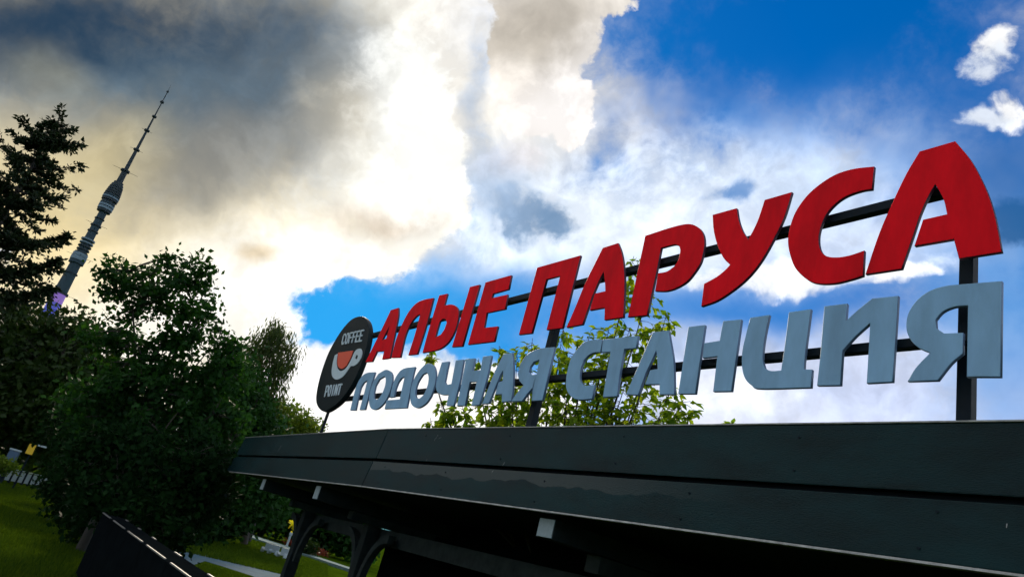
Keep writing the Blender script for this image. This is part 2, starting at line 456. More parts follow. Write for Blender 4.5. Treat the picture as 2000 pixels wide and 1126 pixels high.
tag(blades('grass', G((-60, 938), (120, 965), (200, 1150), (-60, 1180)), 90000, 0.09, M['blade']),
    'green mown grass blades of the lawn beside the dark low wall', 'grass', kind='stuff')
tag(blades('grass', G((345, 1074), (440, 1034), (640, 1103), (640, 1142)), 60000, 0.08, M['blade']),
    'green mown grass blades of the lawn beyond the path', 'grass', kind='stuff')

tag(blades('grass', G((395, 1102), (530, 1142), (600, 1200), (330, 1165)), 30000, 0.07, M['blade']),
    'green mown grass blades of the lawn on the near side of the path', 'grass', kind='stuff')

# ------------------------------------------------------------------ kiosk
ks = empty('kiosk', K(6, 4.2, 0))
tag(ks, 'low dark timber kiosk with double fascia boards and jutting rafter ends', 'kiosk')
SB = 7.42                                     # where the eave bends
BA = math.radians(3.2)
def KB(s, o, z):                              # beyond the bend the eave turns away a little
    ds = s - SB
    return K(SB + ds * math.cos(BA) - (o - 3.5) * math.sin(BA), o + ds * math.sin(BA) - (o - 3.5) * (1 - math.cos(BA)), z)
SL = 14.1
def board(name, prof, s0, s1, fn, mat, bev=0.006):
    return prism(name, [fn(s0, o, z) for o, z in prof], [fn(s1, o, z) for o, z in prof], mat, ks, bev)
up = [(3.50, 2.79), (3.46, 2.452), (3.49, 2.450), (3.53, 2.788)]
lo = [(3.438, 2.415), (3.40, 2.135), (3.43, 2.133), (3.468, 2.413)]
board('fascia_board', up, -1.4, SB - 0.006, K, M['fascia'])
board('fascia_board', up, SB + 0.006, SL, KB, M['fascia'])
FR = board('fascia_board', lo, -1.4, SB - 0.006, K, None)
board('fascia_board', lo, SB + 0.006, SL - 0.02, KB, M['fascia'])
dr = [(3.399, 2.1345), (3.396, 2.122), (3.43, 2.120), (3.434, 2.131)]
board('drip_edge', dr, -1.4, SB - 0.006, K, M['drip'], 0.002)
board('drip_edge', dr, SB + 0.006, SL - 0.02, KB, M['drip'], 0.002)
board('added_light_stop', [(3.50, 2.46), (3.48, 2.40), (3.52, 2.40), (3.54, 2.46)], -1.4, SB - 0.002, K, M['interior'])  # added dark board, stops light leaking through the gap between the fascias
board('added_light_stop', [(3.50, 2.46), (3.48, 2.40), (3.52, 2.40), (3.54, 2.46)], SB + 0.002, SL - 0.03, KB, M['interior'])
tp = [(3.495, 2.802), (3.495, 2.793), (3.60, 2.793), (3.60, 2.802)]
board('roof_trim', tp, -1.4, SB - 0.006, K, M['drip'], 0.002)
board('roof_trim', tp, SB + 0.006, SL, KB, M['drip'], 0.002)
# the lower near board is streaked: its upper strip is paler, with a ragged lower edge
def pale_strip_mat():
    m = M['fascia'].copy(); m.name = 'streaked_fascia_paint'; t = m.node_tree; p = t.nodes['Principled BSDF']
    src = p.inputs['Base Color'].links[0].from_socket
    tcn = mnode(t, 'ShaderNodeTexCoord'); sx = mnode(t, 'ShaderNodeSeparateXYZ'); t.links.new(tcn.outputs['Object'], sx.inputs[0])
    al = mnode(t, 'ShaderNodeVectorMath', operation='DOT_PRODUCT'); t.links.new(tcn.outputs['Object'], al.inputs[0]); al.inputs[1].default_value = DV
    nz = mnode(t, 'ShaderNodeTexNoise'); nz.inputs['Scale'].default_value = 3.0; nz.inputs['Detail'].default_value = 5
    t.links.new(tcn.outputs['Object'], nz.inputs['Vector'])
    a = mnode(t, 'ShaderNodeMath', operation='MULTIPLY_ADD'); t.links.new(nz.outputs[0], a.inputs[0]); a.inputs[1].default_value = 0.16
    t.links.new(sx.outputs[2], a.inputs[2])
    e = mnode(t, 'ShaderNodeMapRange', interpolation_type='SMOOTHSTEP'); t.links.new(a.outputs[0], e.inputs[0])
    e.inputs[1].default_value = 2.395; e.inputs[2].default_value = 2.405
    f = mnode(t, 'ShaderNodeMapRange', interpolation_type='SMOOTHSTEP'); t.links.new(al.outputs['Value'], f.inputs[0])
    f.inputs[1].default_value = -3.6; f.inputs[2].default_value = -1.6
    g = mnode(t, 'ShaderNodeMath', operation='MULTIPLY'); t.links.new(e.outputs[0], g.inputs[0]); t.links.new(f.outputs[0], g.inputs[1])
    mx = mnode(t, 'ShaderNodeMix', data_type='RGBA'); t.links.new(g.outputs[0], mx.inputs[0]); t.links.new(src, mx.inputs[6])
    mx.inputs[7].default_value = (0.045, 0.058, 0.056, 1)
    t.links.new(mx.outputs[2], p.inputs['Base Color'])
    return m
M['pale_strip'] = pale_strip_mat()
FR.data.materials.append(M['pale_strip'])
# screws and pale scratches on the boards
def on_board(prof, s, v, fn, lift=0.0):
    (o0, z0), (o1, z1) = prof[0], prof[1]
    return fn(s, o0 + (o1 - o0) * v - lift, z0 + (z1 - z0) * v)
for prof, ss in ((up, (-0.5, 0.9, 2.3, 3.7, 5.1, 6.5)), (lo, (0.2, 1.6, 3.0, 4.4, 5.8, 7.1))):
    for s_ in ss:
        for v in (0.22, 0.8):
            c_ = on_board(prof, s_ + random.uniform(-.04, .04), v + random.uniform(-.02, .02), K)
            bm = bmesh.new(); rod_pts = [c_ + (DV * math.cos(a) + Vector((0, 0, 1)) * math.sin(a)) * 0.0075 - ks.location for a in [k * math.pi / 4 for k in range(8)]]
            A_ = [bm.verts.new(q) for q in rod_pts]; B_ = [bm.verts.new(q - NV * 0.006) for q in rod_pts]
            for k in range(8): bm.faces.new((A_[k], A_[(k + 1) % 8], B_[(k + 1) % 8], B_[k]))
            bm.faces.new(B_); bm.faces.new(A_[::-1]); bmesh.ops.recalc_face_normals(bm, faces=bm.faces)
            from_bm('screw', bm, M['steel'], ks)
for prof, s_, v, ln, tilt, fn in ((up, 6.28, .18, .06, .03, K), (up, 6.2, .25, .015, .04, K), (up, 6.3, .93, .02, .0, K), (up, 5.0, .9, .03, .01, K), (up, 11.4, .5, .08, .0, KB), (lo, 5.1, .05, .025, .0, K), (lo, 1.3, .3, .02, .0, K)):
    dz = ln / 0.32
    q = [on_board(prof, s_, v, fn, .0015), on_board(prof, s_ + .004, v, fn, .0015), on_board(prof, s_ + .004 + tilt, v + dz, fn, .0015), on_board(prof, s_ + tilt + .002, v + dz, fn, .0015)]
    prism('scratch', q, [x + NV * 0.004 for x in q], M['drip'], ks)
# roof deck and soffit
prism('roof_deck', [K(-1.4, 3.54, 2.74), K(SB, 3.54, 2.74), KB(SL, 3.54, 2.74), KB(SL, 5.82, 2.74), K(SB, 5.82, 2.74), K(-1.4, 5.82, 2.74)],
      [K(-1.4, 3.54, 2.785), K(SB, 3.54, 2.785), KB(SL, 3.54, 2.785), KB(SL, 5.82, 2.785), K(SB, 5.82, 2.785), K(-1.4, 5.82, 2.785)], M['timber'], ks)
prism('soffit', [K(-1.4, 3.50, 2.16), K(SB, 3.50, 2.16), KB(SL - .05, 3.50, 2.16), KB(SL - .05, 5.80, 2.16), K(SB, 5.80, 2.16), K(-1.4, 5.80, 2.16)],
      [K(-1.4, 3.50, 2.19), K(SB, 3.50, 2.19), KB(SL - .05, 3.50, 2.19), KB(SL - .05, 5.80, 2.19), K(SB, 5.80, 2.19), K(-1.4, 5.80, 2.19)], M['timber'], ks)
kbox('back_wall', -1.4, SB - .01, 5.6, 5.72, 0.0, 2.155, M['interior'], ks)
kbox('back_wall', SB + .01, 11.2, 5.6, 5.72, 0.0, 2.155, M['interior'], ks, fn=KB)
for s, fn, jut in ((0.6, K, 3.52), (4.35, K, 3.52), (9.12, KB, 3.52), (11.75, KB, 3.52)):
    r = kbox('rafter', s - 0.095, s + 0.095, jut, 5.5, 1.955 if fn is K else 1.925, 2.10, M['timber'], ks, 0.008, fn)
    kbox('cut_end', s - 0.088, s + 0.088, jut - 0.006, jut + 0.004, 1.962 if fn is K else 1.932, 2.093, M['endgrain'], r, 0.002, fn)
    c = kbox('corbel', s - 0.08, s + 0.08, 4.04, 5.3, 1.82, (1.952 if fn is K else 1.922), M['timber2'], ks, 0.008, fn)
    kbox('column', s - 0.085, s + 0.085, 4.30, 4.47, 0.0, 1.817, M['timber'], ks, 0.01, fn)
    for sg in (-1, 1):                         # curved knee brace each side of the column
        pts_o, pts_i = [], []
        for k in range(9):
            a = math.radians(90 * k / 8); 
            pts_o.append((s + sg * (0.087 + 0.62 * (1 - math.cos(a))), 1.05 + 0.70 * math.sin(a)))
            pts_i.append((s + sg * (0.087 + 0.085 + 0.53 * (1 - math.cos(a))), 1.05 + 0.60 * math.sin(a) - 0.0))
        ol = pts_o + pts_i[::-1]
        prism('knee_brace', [fn(x, 4.34, z) for x, z in ol], [fn(x, 4.43, z) for x, z in ol], M['timber2'], ks, 0.004, 1)
kbox('lintel_beam', -1.4, SB - .01, 4.50, 4.60, 1.62, 1.81, M['timber2'], ks)
kbox('lintel_beam', SB + .01, 12.0, 4.50, 4.60, 1.62, 1.81, M['timber2'], ks, fn=KB)
kbox('counter', -1.4, 7.0, 4.62, 5.1, 0.95, 1.0, M['timber2'], ks)
for s0, s1 in ((-1.4, 1.35), (1.36, 4.15), (4.16, 7.0)):
    kbox('counter_panel', s0, s1, 4.66, 4.70, 0.0, 0.948, M['timber'], ks)

# ------------------------------------------------------------------ rooftop sign
SG = empty('rooftop_sign', K(5.5, 3.96, 2.79))
tag(SG, 'rooftop sign of red and grey Cyrillic letters with black oval coffee plate', 'sign')
SGI = Matrix(((-DV.x, 0, -NV.x, 0), (-DV.y, 0, -NV.y, 0), (0, 1, 0, 0), (0, 0, 0, 1)))
def smooth_outline(pts, sharp=33.0, closed_round=False):
    n = len(pts); P = [Vector(p) for p in pts]; out = []
    corner = []
    for i in range(n):
        a = P[i] - P[i - 1]; b = P[(i + 1) % n] - P[i]
        corner.append(a.length > 1e-6 and b.length > 1e-6 and math.degrees(abs(a.angle(b))) > sharp)
    for i in range(n):
        p1, p2 = P[i], P[(i + 1) % n]; p0 = P[i - 1]; p3 = P[(i + 2) % n]
        t1 = (p2 - p1) if corner[i] else (p2 - p0) * 0.5
        t2 = (p2 - p1) if corner[(i + 1) % n] else (p3 - p1) * 0.5
        out.append(p1)
        if corner[i] and corner[(i + 1) % n]: continue
        for k in range(1, 5):
            u = k / 5
            out.append(p1 * (2*u**3 - 3*u**2 + 1) + t1 * (u**3 - 2*u**2 + u) + p2 * (-2*u**3 + 3*u**2) + t2 * (u**3 - u**2))
    return out
S0, Z0 = 5.5, 2.79
def plate(name, polys, off, depth, mats, parent, bevel=0.004, sharp=33.0, smooth_it=True):
    """sheet-cut shape: front face at outward distance off, real thickness behind it"""
    cu = bpy.data.curves.new(name, 'CURVE'); cu.dimensions = '2D'; cu.fill_mode = 'BOTH'
    cu.extrude = depth / 2 - bevel; cu.bevel_depth = bevel; cu.bevel_resolution = 1; cu.offset = -bevel
    for p in polys:
        q = smooth_outline([(S0 - s, z - Z0) for s, z in p], sharp) if smooth_it else [Vector((S0 - s, z - Z0)) for s, z in p]
        sp = cu.splines.new('POLY'); sp.points.add(len(q) - 1)
        for pt, v in zip(sp.points, q): pt.co = (v.x, v.y, 0, 1)
        sp.use_cyclic_u = True
    tmp = bpy.data.objects.new('tmp', cu); col.objects.link(tmp)
    dg = bpy.context.evaluated_depsgraph_get()
    me = bpy.data.meshes.new_from_object(tmp.evaluated_get(dg))
    bpy.data.objects.remove(tmp); bpy.data.curves.remove(cu)
    me.name = name; me.materials.clear()
    for m in mats: me.materials.append(m)
    me.transform(Matrix.Translation((0, 0, 3.96 - off - depth / 2)))
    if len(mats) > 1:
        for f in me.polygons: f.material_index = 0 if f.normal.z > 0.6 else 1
    me.transform(SGI)
    me.update()
    o = bpy.data.objects.new(name, me); col.objects.link(o)
    if parent is not None: o.parent = parent
    return o
SHAPES = [
    ('r', 'A1', [[(9.606,3.923),(9.46,4.333),(9.34,4.71),(9.103,4.71),(9.014,4.569),(8.949,4.359),(8.889,4.143),(8.823,3.913),(9.062,3.916),(9.092,4.045),(9.328,4.059),(9.307,4.224),(9.164,4.243),(9.195,4.435),(9.258,4.303),(9.379,3.911)]]),
    ('r', 'L1', [[(8.778,3.915),(8.827,4.16),(8.81,4.354),(8.732,4.566),(8.575,4.69),(8.361,4.715),(8.099,4.698),(8.057,4.315),(8.052,3.899),(8.295,3.907),(8.297,4.206),(8.333,4.501),(8.433,4.479),(8.515,4.41),(8.564,4.304),(8.569,4.167),(8.509,3.896)]]),
    ('r', 'Y1', [[(7.957,4.71),(7.745,4.699),(7.731,4.527),(7.578,4.52),(7.441,4.481),(7.34,4.416),(7.28,4.32),(7.255,4.165),(7.296,4.032),(7.384,3.952),(7.552,3.905),(7.916,3.903),(7.944,4.231)],[(7.718,4.304),(7.657,4.338),(7.574,4.317),(7.523,4.26),(7.53,4.173),(7.581,4.114),(7.704,4.085),(7.715,4.191)],[(7.215,4.699),(6.993,4.689),(6.977,3.893),(7.21,3.907)]]),
    ('r', 'E1', [[(6.875,4.697),(6.353,4.689),(6.33,4.508),(6.634,4.505),(6.634,4.45),(6.318,4.442),(6.285,4.26),(6.648,4.267),(6.616,4.078),(6.337,4.061),(6.325,3.881),(6.858,3.9)]]),
    ('r', 'P1', [[(5.881,4.687),(5.18,4.678),(5.188,3.892),(5.434,3.904),(5.431,4.499),(5.655,4.502),(5.67,3.898),(5.89,3.907)]]),
    ('r', 'A2', [[(5.127,3.89),(5.064,4.099),(4.997,4.348),(4.863,4.687),(4.656,4.691),(4.58,4.575),(4.506,4.411),(4.441,4.202),(4.371,3.889),(4.61,3.896),(4.641,4.023),(4.844,4.027),(4.824,4.195),(4.684,4.195),(4.72,4.296),(4.771,4.412),(4.814,4.308),(4.857,4.151),(4.902,3.892)]]),
    ('r', 'R1', [[(4.308,4.68),(4.092,4.687),(3.906,4.684),(3.791,4.663),(3.693,4.603),(3.632,4.529),(3.6,4.435),(3.596,4.34),(3.609,4.251),(3.66,4.169),(3.721,4.107),(3.82,4.07),(3.927,4.061),(4.051,4.083),(4.056,4.253),(3.958,4.25),(3.887,4.281),(3.854,4.332),(3.85,4.418),(3.873,4.474),(3.935,4.5),(4.079,4.503),(4.08,4.233),(4.091,3.867),(4.315,3.883)]]),
    ('r', 'U1', [[(3.567,4.689),(3.33,4.684),(3.291,4.561),(3.236,4.449),(3.174,4.362),(3.116,4.501),(3.076,4.683),(2.845,4.681),(2.882,4.484),(2.95,4.306),(3.04,4.135),(3.14,4.021),(3.259,3.941),(3.386,3.883),(3.523,3.859),(3.534,4.055),(3.423,4.093),(3.354,4.134),(3.31,4.175),(3.388,4.257),(3.471,4.398),(3.529,4.538)]]),
    ('r', 'C1', [[(2.235,4.689),(2.238,4.51),(2.314,4.52),(2.408,4.512),(2.483,4.478),(2.547,4.411),(2.582,4.312),(2.588,4.217),(2.564,4.127),(2.515,4.072),(2.436,4.046),(2.352,4.042),(2.258,4.056),(2.254,3.874),(2.337,3.861),(2.447,3.855),(2.564,3.877),(2.648,3.926),(2.742,4.028),(2.798,4.148),(2.828,4.265),(2.825,4.377),(2.795,4.494),(2.721,4.604),(2.623,4.676),(2.504,4.72),(2.376,4.72)]]),
    ('r', 'A3', [[(2.239,3.881),(2.171,4.151),(2.097,4.362),(2.021,4.553),(1.944,4.7),(1.734,4.697),(1.648,4.532),(1.589,4.377),(1.545,4.233),(1.511,4.071),(1.483,3.867),(1.698,3.873),(1.728,4.007),(1.948,4.014),(1.904,4.186),(1.769,4.186),(1.786,4.278),(1.811,4.349),(1.841,4.417),(1.874,4.354),(1.918,4.24),(1.963,4.07),(2.016,3.874)]]),
    ('g', 'L2', [[(9.559,3.198),(9.632,3.517),(9.617,3.639),(9.536,3.715),(9.397,3.745),(9.157,3.737),(9.135,3.538),(9.07,3.193),(9.242,3.195),(9.29,3.498),(9.32,3.627),(9.421,3.6),(9.464,3.532),(9.447,3.422),(9.375,3.193)]]),
    ('g', 'O1', [[(8.832,3.748),(8.658,3.706),(8.558,3.63),(8.494,3.501),(8.495,3.367),(8.561,3.258),(8.682,3.193),(8.826,3.189),(8.95,3.238),(9.048,3.334),(9.107,3.465),(9.1,3.595),(9.025,3.703)],[(8.802,3.652),(8.734,3.607),(8.687,3.512),(8.692,3.41),(8.742,3.344),(8.824,3.321),(8.908,3.351),(8.961,3.423),(8.988,3.529),(8.939,3.618)]]),
    ('g', 'D1', [[(8.473,3.184),(8.497,3.303),(8.133,3.302),(8.161,3.428),(8.199,3.605),(8.28,3.592),(8.333,3.536),(8.343,3.448),(8.315,3.339),(8.427,3.336),(8.462,3.488),(8.452,3.611),(8.391,3.692),(8.267,3.727),(7.992,3.724),(7.979,3.601),(7.907,3.319),(7.871,3.18)]]),
    ('g', 'O2', [[(7.671,3.741),(7.531,3.706),(7.443,3.637),(7.383,3.55),(7.346,3.436),(7.357,3.305),(7.423,3.223),(7.55,3.174),(7.676,3.183),(7.789,3.231),(7.875,3.328),(7.925,3.447),(7.914,3.564),(7.849,3.662),(7.762,3.723)],[(7.639,3.62),(7.572,3.573),(7.525,3.487),(7.521,3.394),(7.552,3.324),(7.62,3.288),(7.699,3.302),(7.763,3.355),(7.795,3.44),(7.784,3.522),(7.728,3.6)]]),
    ('g', 'Ch', [[(7.341,3.727),(7.18,3.724),(7.156,3.585),(7.134,3.473),(7.073,3.435),(6.97,3.436),(7.027,3.725),(6.858,3.72),(6.8,3.443),(6.785,3.172),(6.935,3.177),(6.957,3.307),(7.11,3.314),(7.231,3.349),(7.311,3.423),(7.338,3.537)]]),
    ('g', 'N1', [[(6.806,3.721),(6.627,3.714),(6.602,3.563),(6.439,3.561),(6.466,3.719),(6.3,3.716),(6.269,3.483),(6.271,3.164),(6.417,3.16),(6.447,3.431),(6.587,3.434),(6.548,3.164),(6.708,3.169)]]),
    ('g', 'A4', [[(6.224,3.173),(6.188,3.338),(6.142,3.544),(6.07,3.714),(5.924,3.712),(5.861,3.605),(5.8,3.468),(5.742,3.304),(5.717,3.184),(5.874,3.18),(5.908,3.264),(6.03,3.264),(6.025,3.398),(5.957,3.408),(6.0,3.522),(6.03,3.479),(6.063,3.348),(6.103,3.174)]]),
    ('g', 'Ya1', [[(5.235,3.702),(5.223,3.172),(5.386,3.174),(5.419,3.4),(5.422,3.307),(5.479,3.249),(5.539,3.177),(5.716,3.181),(5.651,3.267),(5.58,3.337),(5.67,3.395),(5.724,3.463),(5.726,3.572),(5.659,3.659),(5.544,3.702),(5.418,3.711)],[(5.428,3.589),(5.411,3.441),(5.491,3.441),(5.543,3.471),(5.548,3.525),(5.511,3.575)]]),
    ('g', 'C2', [[(4.578,3.706),(4.567,3.582),(4.637,3.588),(4.712,3.572),(4.765,3.526),(4.78,3.444),(4.768,3.367),(4.732,3.317),(4.668,3.285),(4.55,3.283),(4.544,3.159),(4.673,3.155),(4.771,3.168),(4.87,3.22),(4.933,3.3),(4.959,3.419),(4.953,3.547),(4.899,3.642),(4.821,3.702),(4.716,3.717)]]),
    ('g', 'T1', [[(4.57,3.705),(4.145,3.689),(4.14,3.579),(4.277,3.584),(4.27,3.36),(4.247,3.168),(4.415,3.167),(4.44,3.575),(4.556,3.581)]]),
    ('g', 'A5', [[(4.15,3.179),(4.059,3.467),(3.983,3.7),(3.817,3.696),(3.762,3.565),(3.7,3.405),(3.639,3.155),(3.788,3.162),(3.807,3.246),(3.96,3.252),(3.934,3.37),(3.857,3.375),(3.88,3.459),(3.909,3.533),(3.945,3.433),(3.977,3.341),(4.014,3.168)]]),
    ('g', 'N2', [[(3.616,3.701),(3.457,3.696),(3.442,3.151),(3.604,3.158)],[(3.293,3.705),(3.133,3.697),(3.129,3.155),(3.285,3.16),(3.296,3.427),(3.428,3.426),(3.436,3.546),(3.297,3.55)]]),
    ('g', 'Ts', [[(3.058,3.699),(2.903,3.699),(2.914,3.578),(2.918,3.455),(2.909,3.363),(2.884,3.304),(2.834,3.282),(2.759,3.28),(2.754,3.453),(2.752,3.696),(2.591,3.695),(2.598,3.378),(2.595,3.275),(2.539,3.27),(2.534,3.149),(2.9,3.16),(2.969,3.187),(3.027,3.236),(3.063,3.307),(3.081,3.393),(3.083,3.488)]]),
    ('g', 'I1', [[(2.497,3.7),(2.343,3.696),(2.342,3.575),(2.268,3.641),(2.184,3.704),(2.027,3.696),(2.028,3.486),(2.031,3.156),(2.181,3.156),(2.186,3.539),(2.272,3.462),(2.346,3.377),(2.341,3.153),(2.494,3.159),(2.492,3.353)]]),
    ('g', 'Ya2', [[(1.483,3.691),(1.489,3.149),(1.647,3.16),(1.647,3.572),(1.717,3.574),(1.775,3.553),(1.811,3.51),(1.806,3.458),(1.765,3.422),(1.668,3.414),(1.667,3.293),(1.724,3.241),(1.789,3.149),(1.949,3.153),(1.907,3.231),(1.835,3.313),(1.896,3.349),(1.945,3.406),(1.97,3.479),(1.964,3.567),(1.923,3.642),(1.855,3.694),(1.765,3.713),(1.648,3.705)]]),
    ('o', 'oval', [[(10.303,4.735),(10.051,4.641),(9.857,4.499),(9.737,4.338),(9.662,4.123),(9.641,3.872),(9.692,3.631),(9.842,3.426),(9.998,3.31),(10.222,3.226),(10.423,3.192),(10.663,3.238),(10.882,3.342),(11.017,3.479),(11.116,3.685),(11.168,3.927),(11.163,4.205),(11.062,4.423),(10.899,4.616),(10.646,4.74)]]),
    ('o', 'cup', [[(10.806,4.125),(10.714,4.138),(10.634,4.0),(10.493,3.881),(10.321,3.824),(10.156,3.85),(10.069,3.967),(10.038,4.101),(9.958,4.144),(9.832,4.133),(9.737,4.064),(9.709,3.983),(9.767,3.902),(9.882,3.869),(9.992,3.873),(10.049,3.81),(10.158,3.72),(10.358,3.688),(10.562,3.744),(10.684,3.838),(10.767,3.978)],[(9.921,4.053),(9.855,4.028),(9.841,3.987),(9.887,3.974),(9.939,4.004)]]),
    ('o', 'coffee', [[(10.702,4.158),(10.113,4.136),(10.111,4.019),(10.159,3.898),(10.273,3.856),(10.43,3.884),(10.581,3.979)]]),
    ('o', 't1', [[(10.707,4.303),(9.897,4.272),(9.945,4.448),(10.771,4.474)]]),
    ('o', 't2', [[(10.624,3.435),(10.014,3.439),(10.054,3.595),(10.693,3.6)]]),
]
shp = {n: p for _, n, p in SHAPES}
for row, nme, polys in SHAPES:
    if row == 'r':
        o = plate('letter', polys, 3.85, 0.028, [M['red'], M['red_edge']], SG)
        o['label'] = 'red cut-out letter of the upper line'
    elif row == 'g':
        o = plate('letter', polys, 3.85, 0.028, [M['grey'], M['grey_edge']], SG)
        o['label'] = 'blue grey cut-out letter of the lower line'
ov = plate('oval_plate', shp['oval'], 3.815, 0.08, [M['oval']], SG, 0.012, 60)
ov['label'] = 'black oval plate with a cup emblem'
plate('cup_emblem', shp['cup'], 3.806, 0.008, [M['cupw']], ov, 0.001, 50)
plate('coffee_fill', shp['coffee'], 3.805, 0.009, [M['orange']], ov, 0.001, 40)
# stroke lettering, unit cell 0..1 wide, 0..1 high
GL = {'C': [[(1, .82), (.75, 1), (.25, 1), (0, .8), (0, .2), (.25, 0), (.75, 0), (1, .18)]],
      'O': [[(.25, 0), (0, .25), (0, .75), (.25, 1), (.75, 1), (1, .75), (1, .25), (.75, 0), (.25, 0)]],
      'F': [[(0, 0), (0, 1), (1, 1)], [(0, .52), (.8, .52)]],
      'E': [[(1, 0), (0, 0), (0, 1), (1, 1)], [(0, .52), (.8, .52)]],
      'P': [[(0, 0), (0, 1), (.75, 1), (1, .85), (1, .6), (.75, .45), (0, .45)]],
      'I': [[(.5, 0), (.5, 1)]], 'N': [[(0, 0), (0, 1), (1, 0), (1, 1)]], 'T': [[(.5, 0), (.5, 1)], [(0, 1), (1, 1)]]}
def lettering(word, quad, parent):
    bl, br, tr, tl = [Vector(q) for q in quad]
    n = len(word); o_ = 3.8055
    for i, ch in enumerate(word):
        bm = bmesh.new()
        for st in GL[ch]:
            pts = []
            for u, v in st:
                uu = (i + 0.12 + 0.66 * u) / n
                p = (bl * (1 - uu) + br * uu) * (1 - v) + (tl * (1 - uu) + tr * uu) * v
                pts.append(p)
            for a, b in zip(pts, pts[1:]):
                dirv = (b - a).normalized(); pr = Vector((-dirv.y, dirv.x)) * 0.013; ex = dirv * 0.009
                q = [a - ex + pr, a - ex - pr, b + ex - pr, b + ex + pr]
                f = [bm.verts.new(K(v.x, o_, v.y) - SG.location) for v in q]; g = [bm.verts.new(K(v.x, 3.814, v.y) - SG.location) for v in q]
                bm.faces.new(f); bm.faces.new(g[::-1])
                for k in range(4): bm.faces.new((f[k], f[(k + 1) % 4], g[(k + 1) % 4], g[k]))
                o_ -= 0.00015
        bmesh.ops.recalc_face_normals(bm, faces=bm.faces)
        from_bm('small_letter', bm, M['cupw'], parent)
lettering('COFFEE', shp['t1'][0], ov)
lettering('POINT', shp['t2'][0], ov)
# rails and posts
kbox('rail', 1.69, 10.25, 3.915, 3.975, 4.375, 4.442, M['steel'], SG, 0.006)
kbox('rail', 1.62, 10.45, 3.915, 3.975, 3.388, 3.446, M['steel'], SG, 0.006)
for s, w, dpt, zt in ((1.715, 0.075, 0.07, 4.22), (5.52, 0.085, 0.07, 4.55), (10.72, 0.06, 0.03, 3.75)):
    pst = kbox('post', s - w / 2, s + w / 2, 3.978, 3.978 + dpt, 2.80, zt, M['steel'], SG, 0.005)
    kbox('base_plate', s - w / 2 - 0.02, s + w / 2 + 0.02, 3.96, 3.995 + dpt, 2.786, 2.85, M['steel'], pst, 0.004)

# ------------------------------------------------------------------ television tower, 1.1 km away
TD, TAZ = 1102.3, math.radians(-31.35)
tw = empty('television_tower', (TD * math.sin(TAZ), TD * math.cos(TAZ), 0))
tag(tw, 'tall slender television tower with ringed pods and needle mast', 'tower')
def lathe(name, prof, mat, parent, seg=24, sm=True):
    bm = bmesh.new(); rings = []
    for r, z in prof:
        r = r * (0.76 if parent is tw else 1)
        rings.append([bm.verts.new((r * math.cos(2 * math.pi * k / seg), r * math.sin(2 * math.pi * k / seg), z)) for k in range(seg)])
    for a, b in zip(rings, rings[1:]):
        for k in range(seg): bm.faces.new((a[k], a[(k + 1) % seg], b[(k + 1) % seg], b[k]))
    bm.faces.new(rings[0][::-1]); bm.faces.new(rings[-1])
    bmesh.ops.recalc_face_normals(bm, faces=bm.faces)
    return from_bm(name, bm, mat, parent)
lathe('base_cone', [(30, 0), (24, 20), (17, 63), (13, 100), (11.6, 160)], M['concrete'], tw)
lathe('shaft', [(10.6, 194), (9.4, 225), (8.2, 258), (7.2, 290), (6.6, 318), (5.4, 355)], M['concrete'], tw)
def led():
    m, t, p = material('lit_media_screen')
    tcn = mnode(t, 'ShaderNodeTexCoord'); sx = mnode(t, 'ShaderNodeSeparateXYZ'); t.links.new(tcn.outputs['Object'], sx.inputs[0])
    mr = mnode(t, 'ShaderNodeMapRange'); t.links.new(sx.outputs[2], mr.inputs[0]); mr.inputs[1].default_value = 160; mr.inputs[2].default_value = 194
    r = mnode(t, 'ShaderNodeValToRGB'); r.color_ramp.interpolation = 'CONSTANT'
    e = r.color_ramp.elements; e[0].color = (0.03, 0.05, 0.45, 1); e[1].position = 0.62; e[1].color = (0.26, 0.14, 0.55, 1)
    x = e.new(0.36); x.color = (0.07, 0.08, 0.5, 1)
    t.links.new(mr.outputs[0], r.inputs[0]); t.links.new(r.outputs[0], p.inputs['Emission Color'])
    p.inputs['Emission Strength'].default_value = 0.6; p.inputs['Base Color'].default_value = (0.03, 0.03, 0.05, 1)
    return m
lathe('media_screen', [(11.4, 161), (10.7, 193.5)], led(), tw)
lathe('screen_rim', [(13.5, 193.6), (13.5, 196.5)], M['tower_dark'], tw)
lathe('screen_rim', [(13.3, 158), (13.3, 160.8)], M['tower_dark'], tw)
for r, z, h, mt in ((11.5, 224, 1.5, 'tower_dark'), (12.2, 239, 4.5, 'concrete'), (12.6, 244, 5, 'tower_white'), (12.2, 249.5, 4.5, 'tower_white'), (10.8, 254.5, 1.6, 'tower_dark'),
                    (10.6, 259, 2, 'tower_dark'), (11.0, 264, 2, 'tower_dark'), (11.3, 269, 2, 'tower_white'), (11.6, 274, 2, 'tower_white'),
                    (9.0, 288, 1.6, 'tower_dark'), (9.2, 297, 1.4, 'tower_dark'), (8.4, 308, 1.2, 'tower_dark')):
    lathe('ring_platform', [(r, z), (r, z + h)], M[mt], tw)
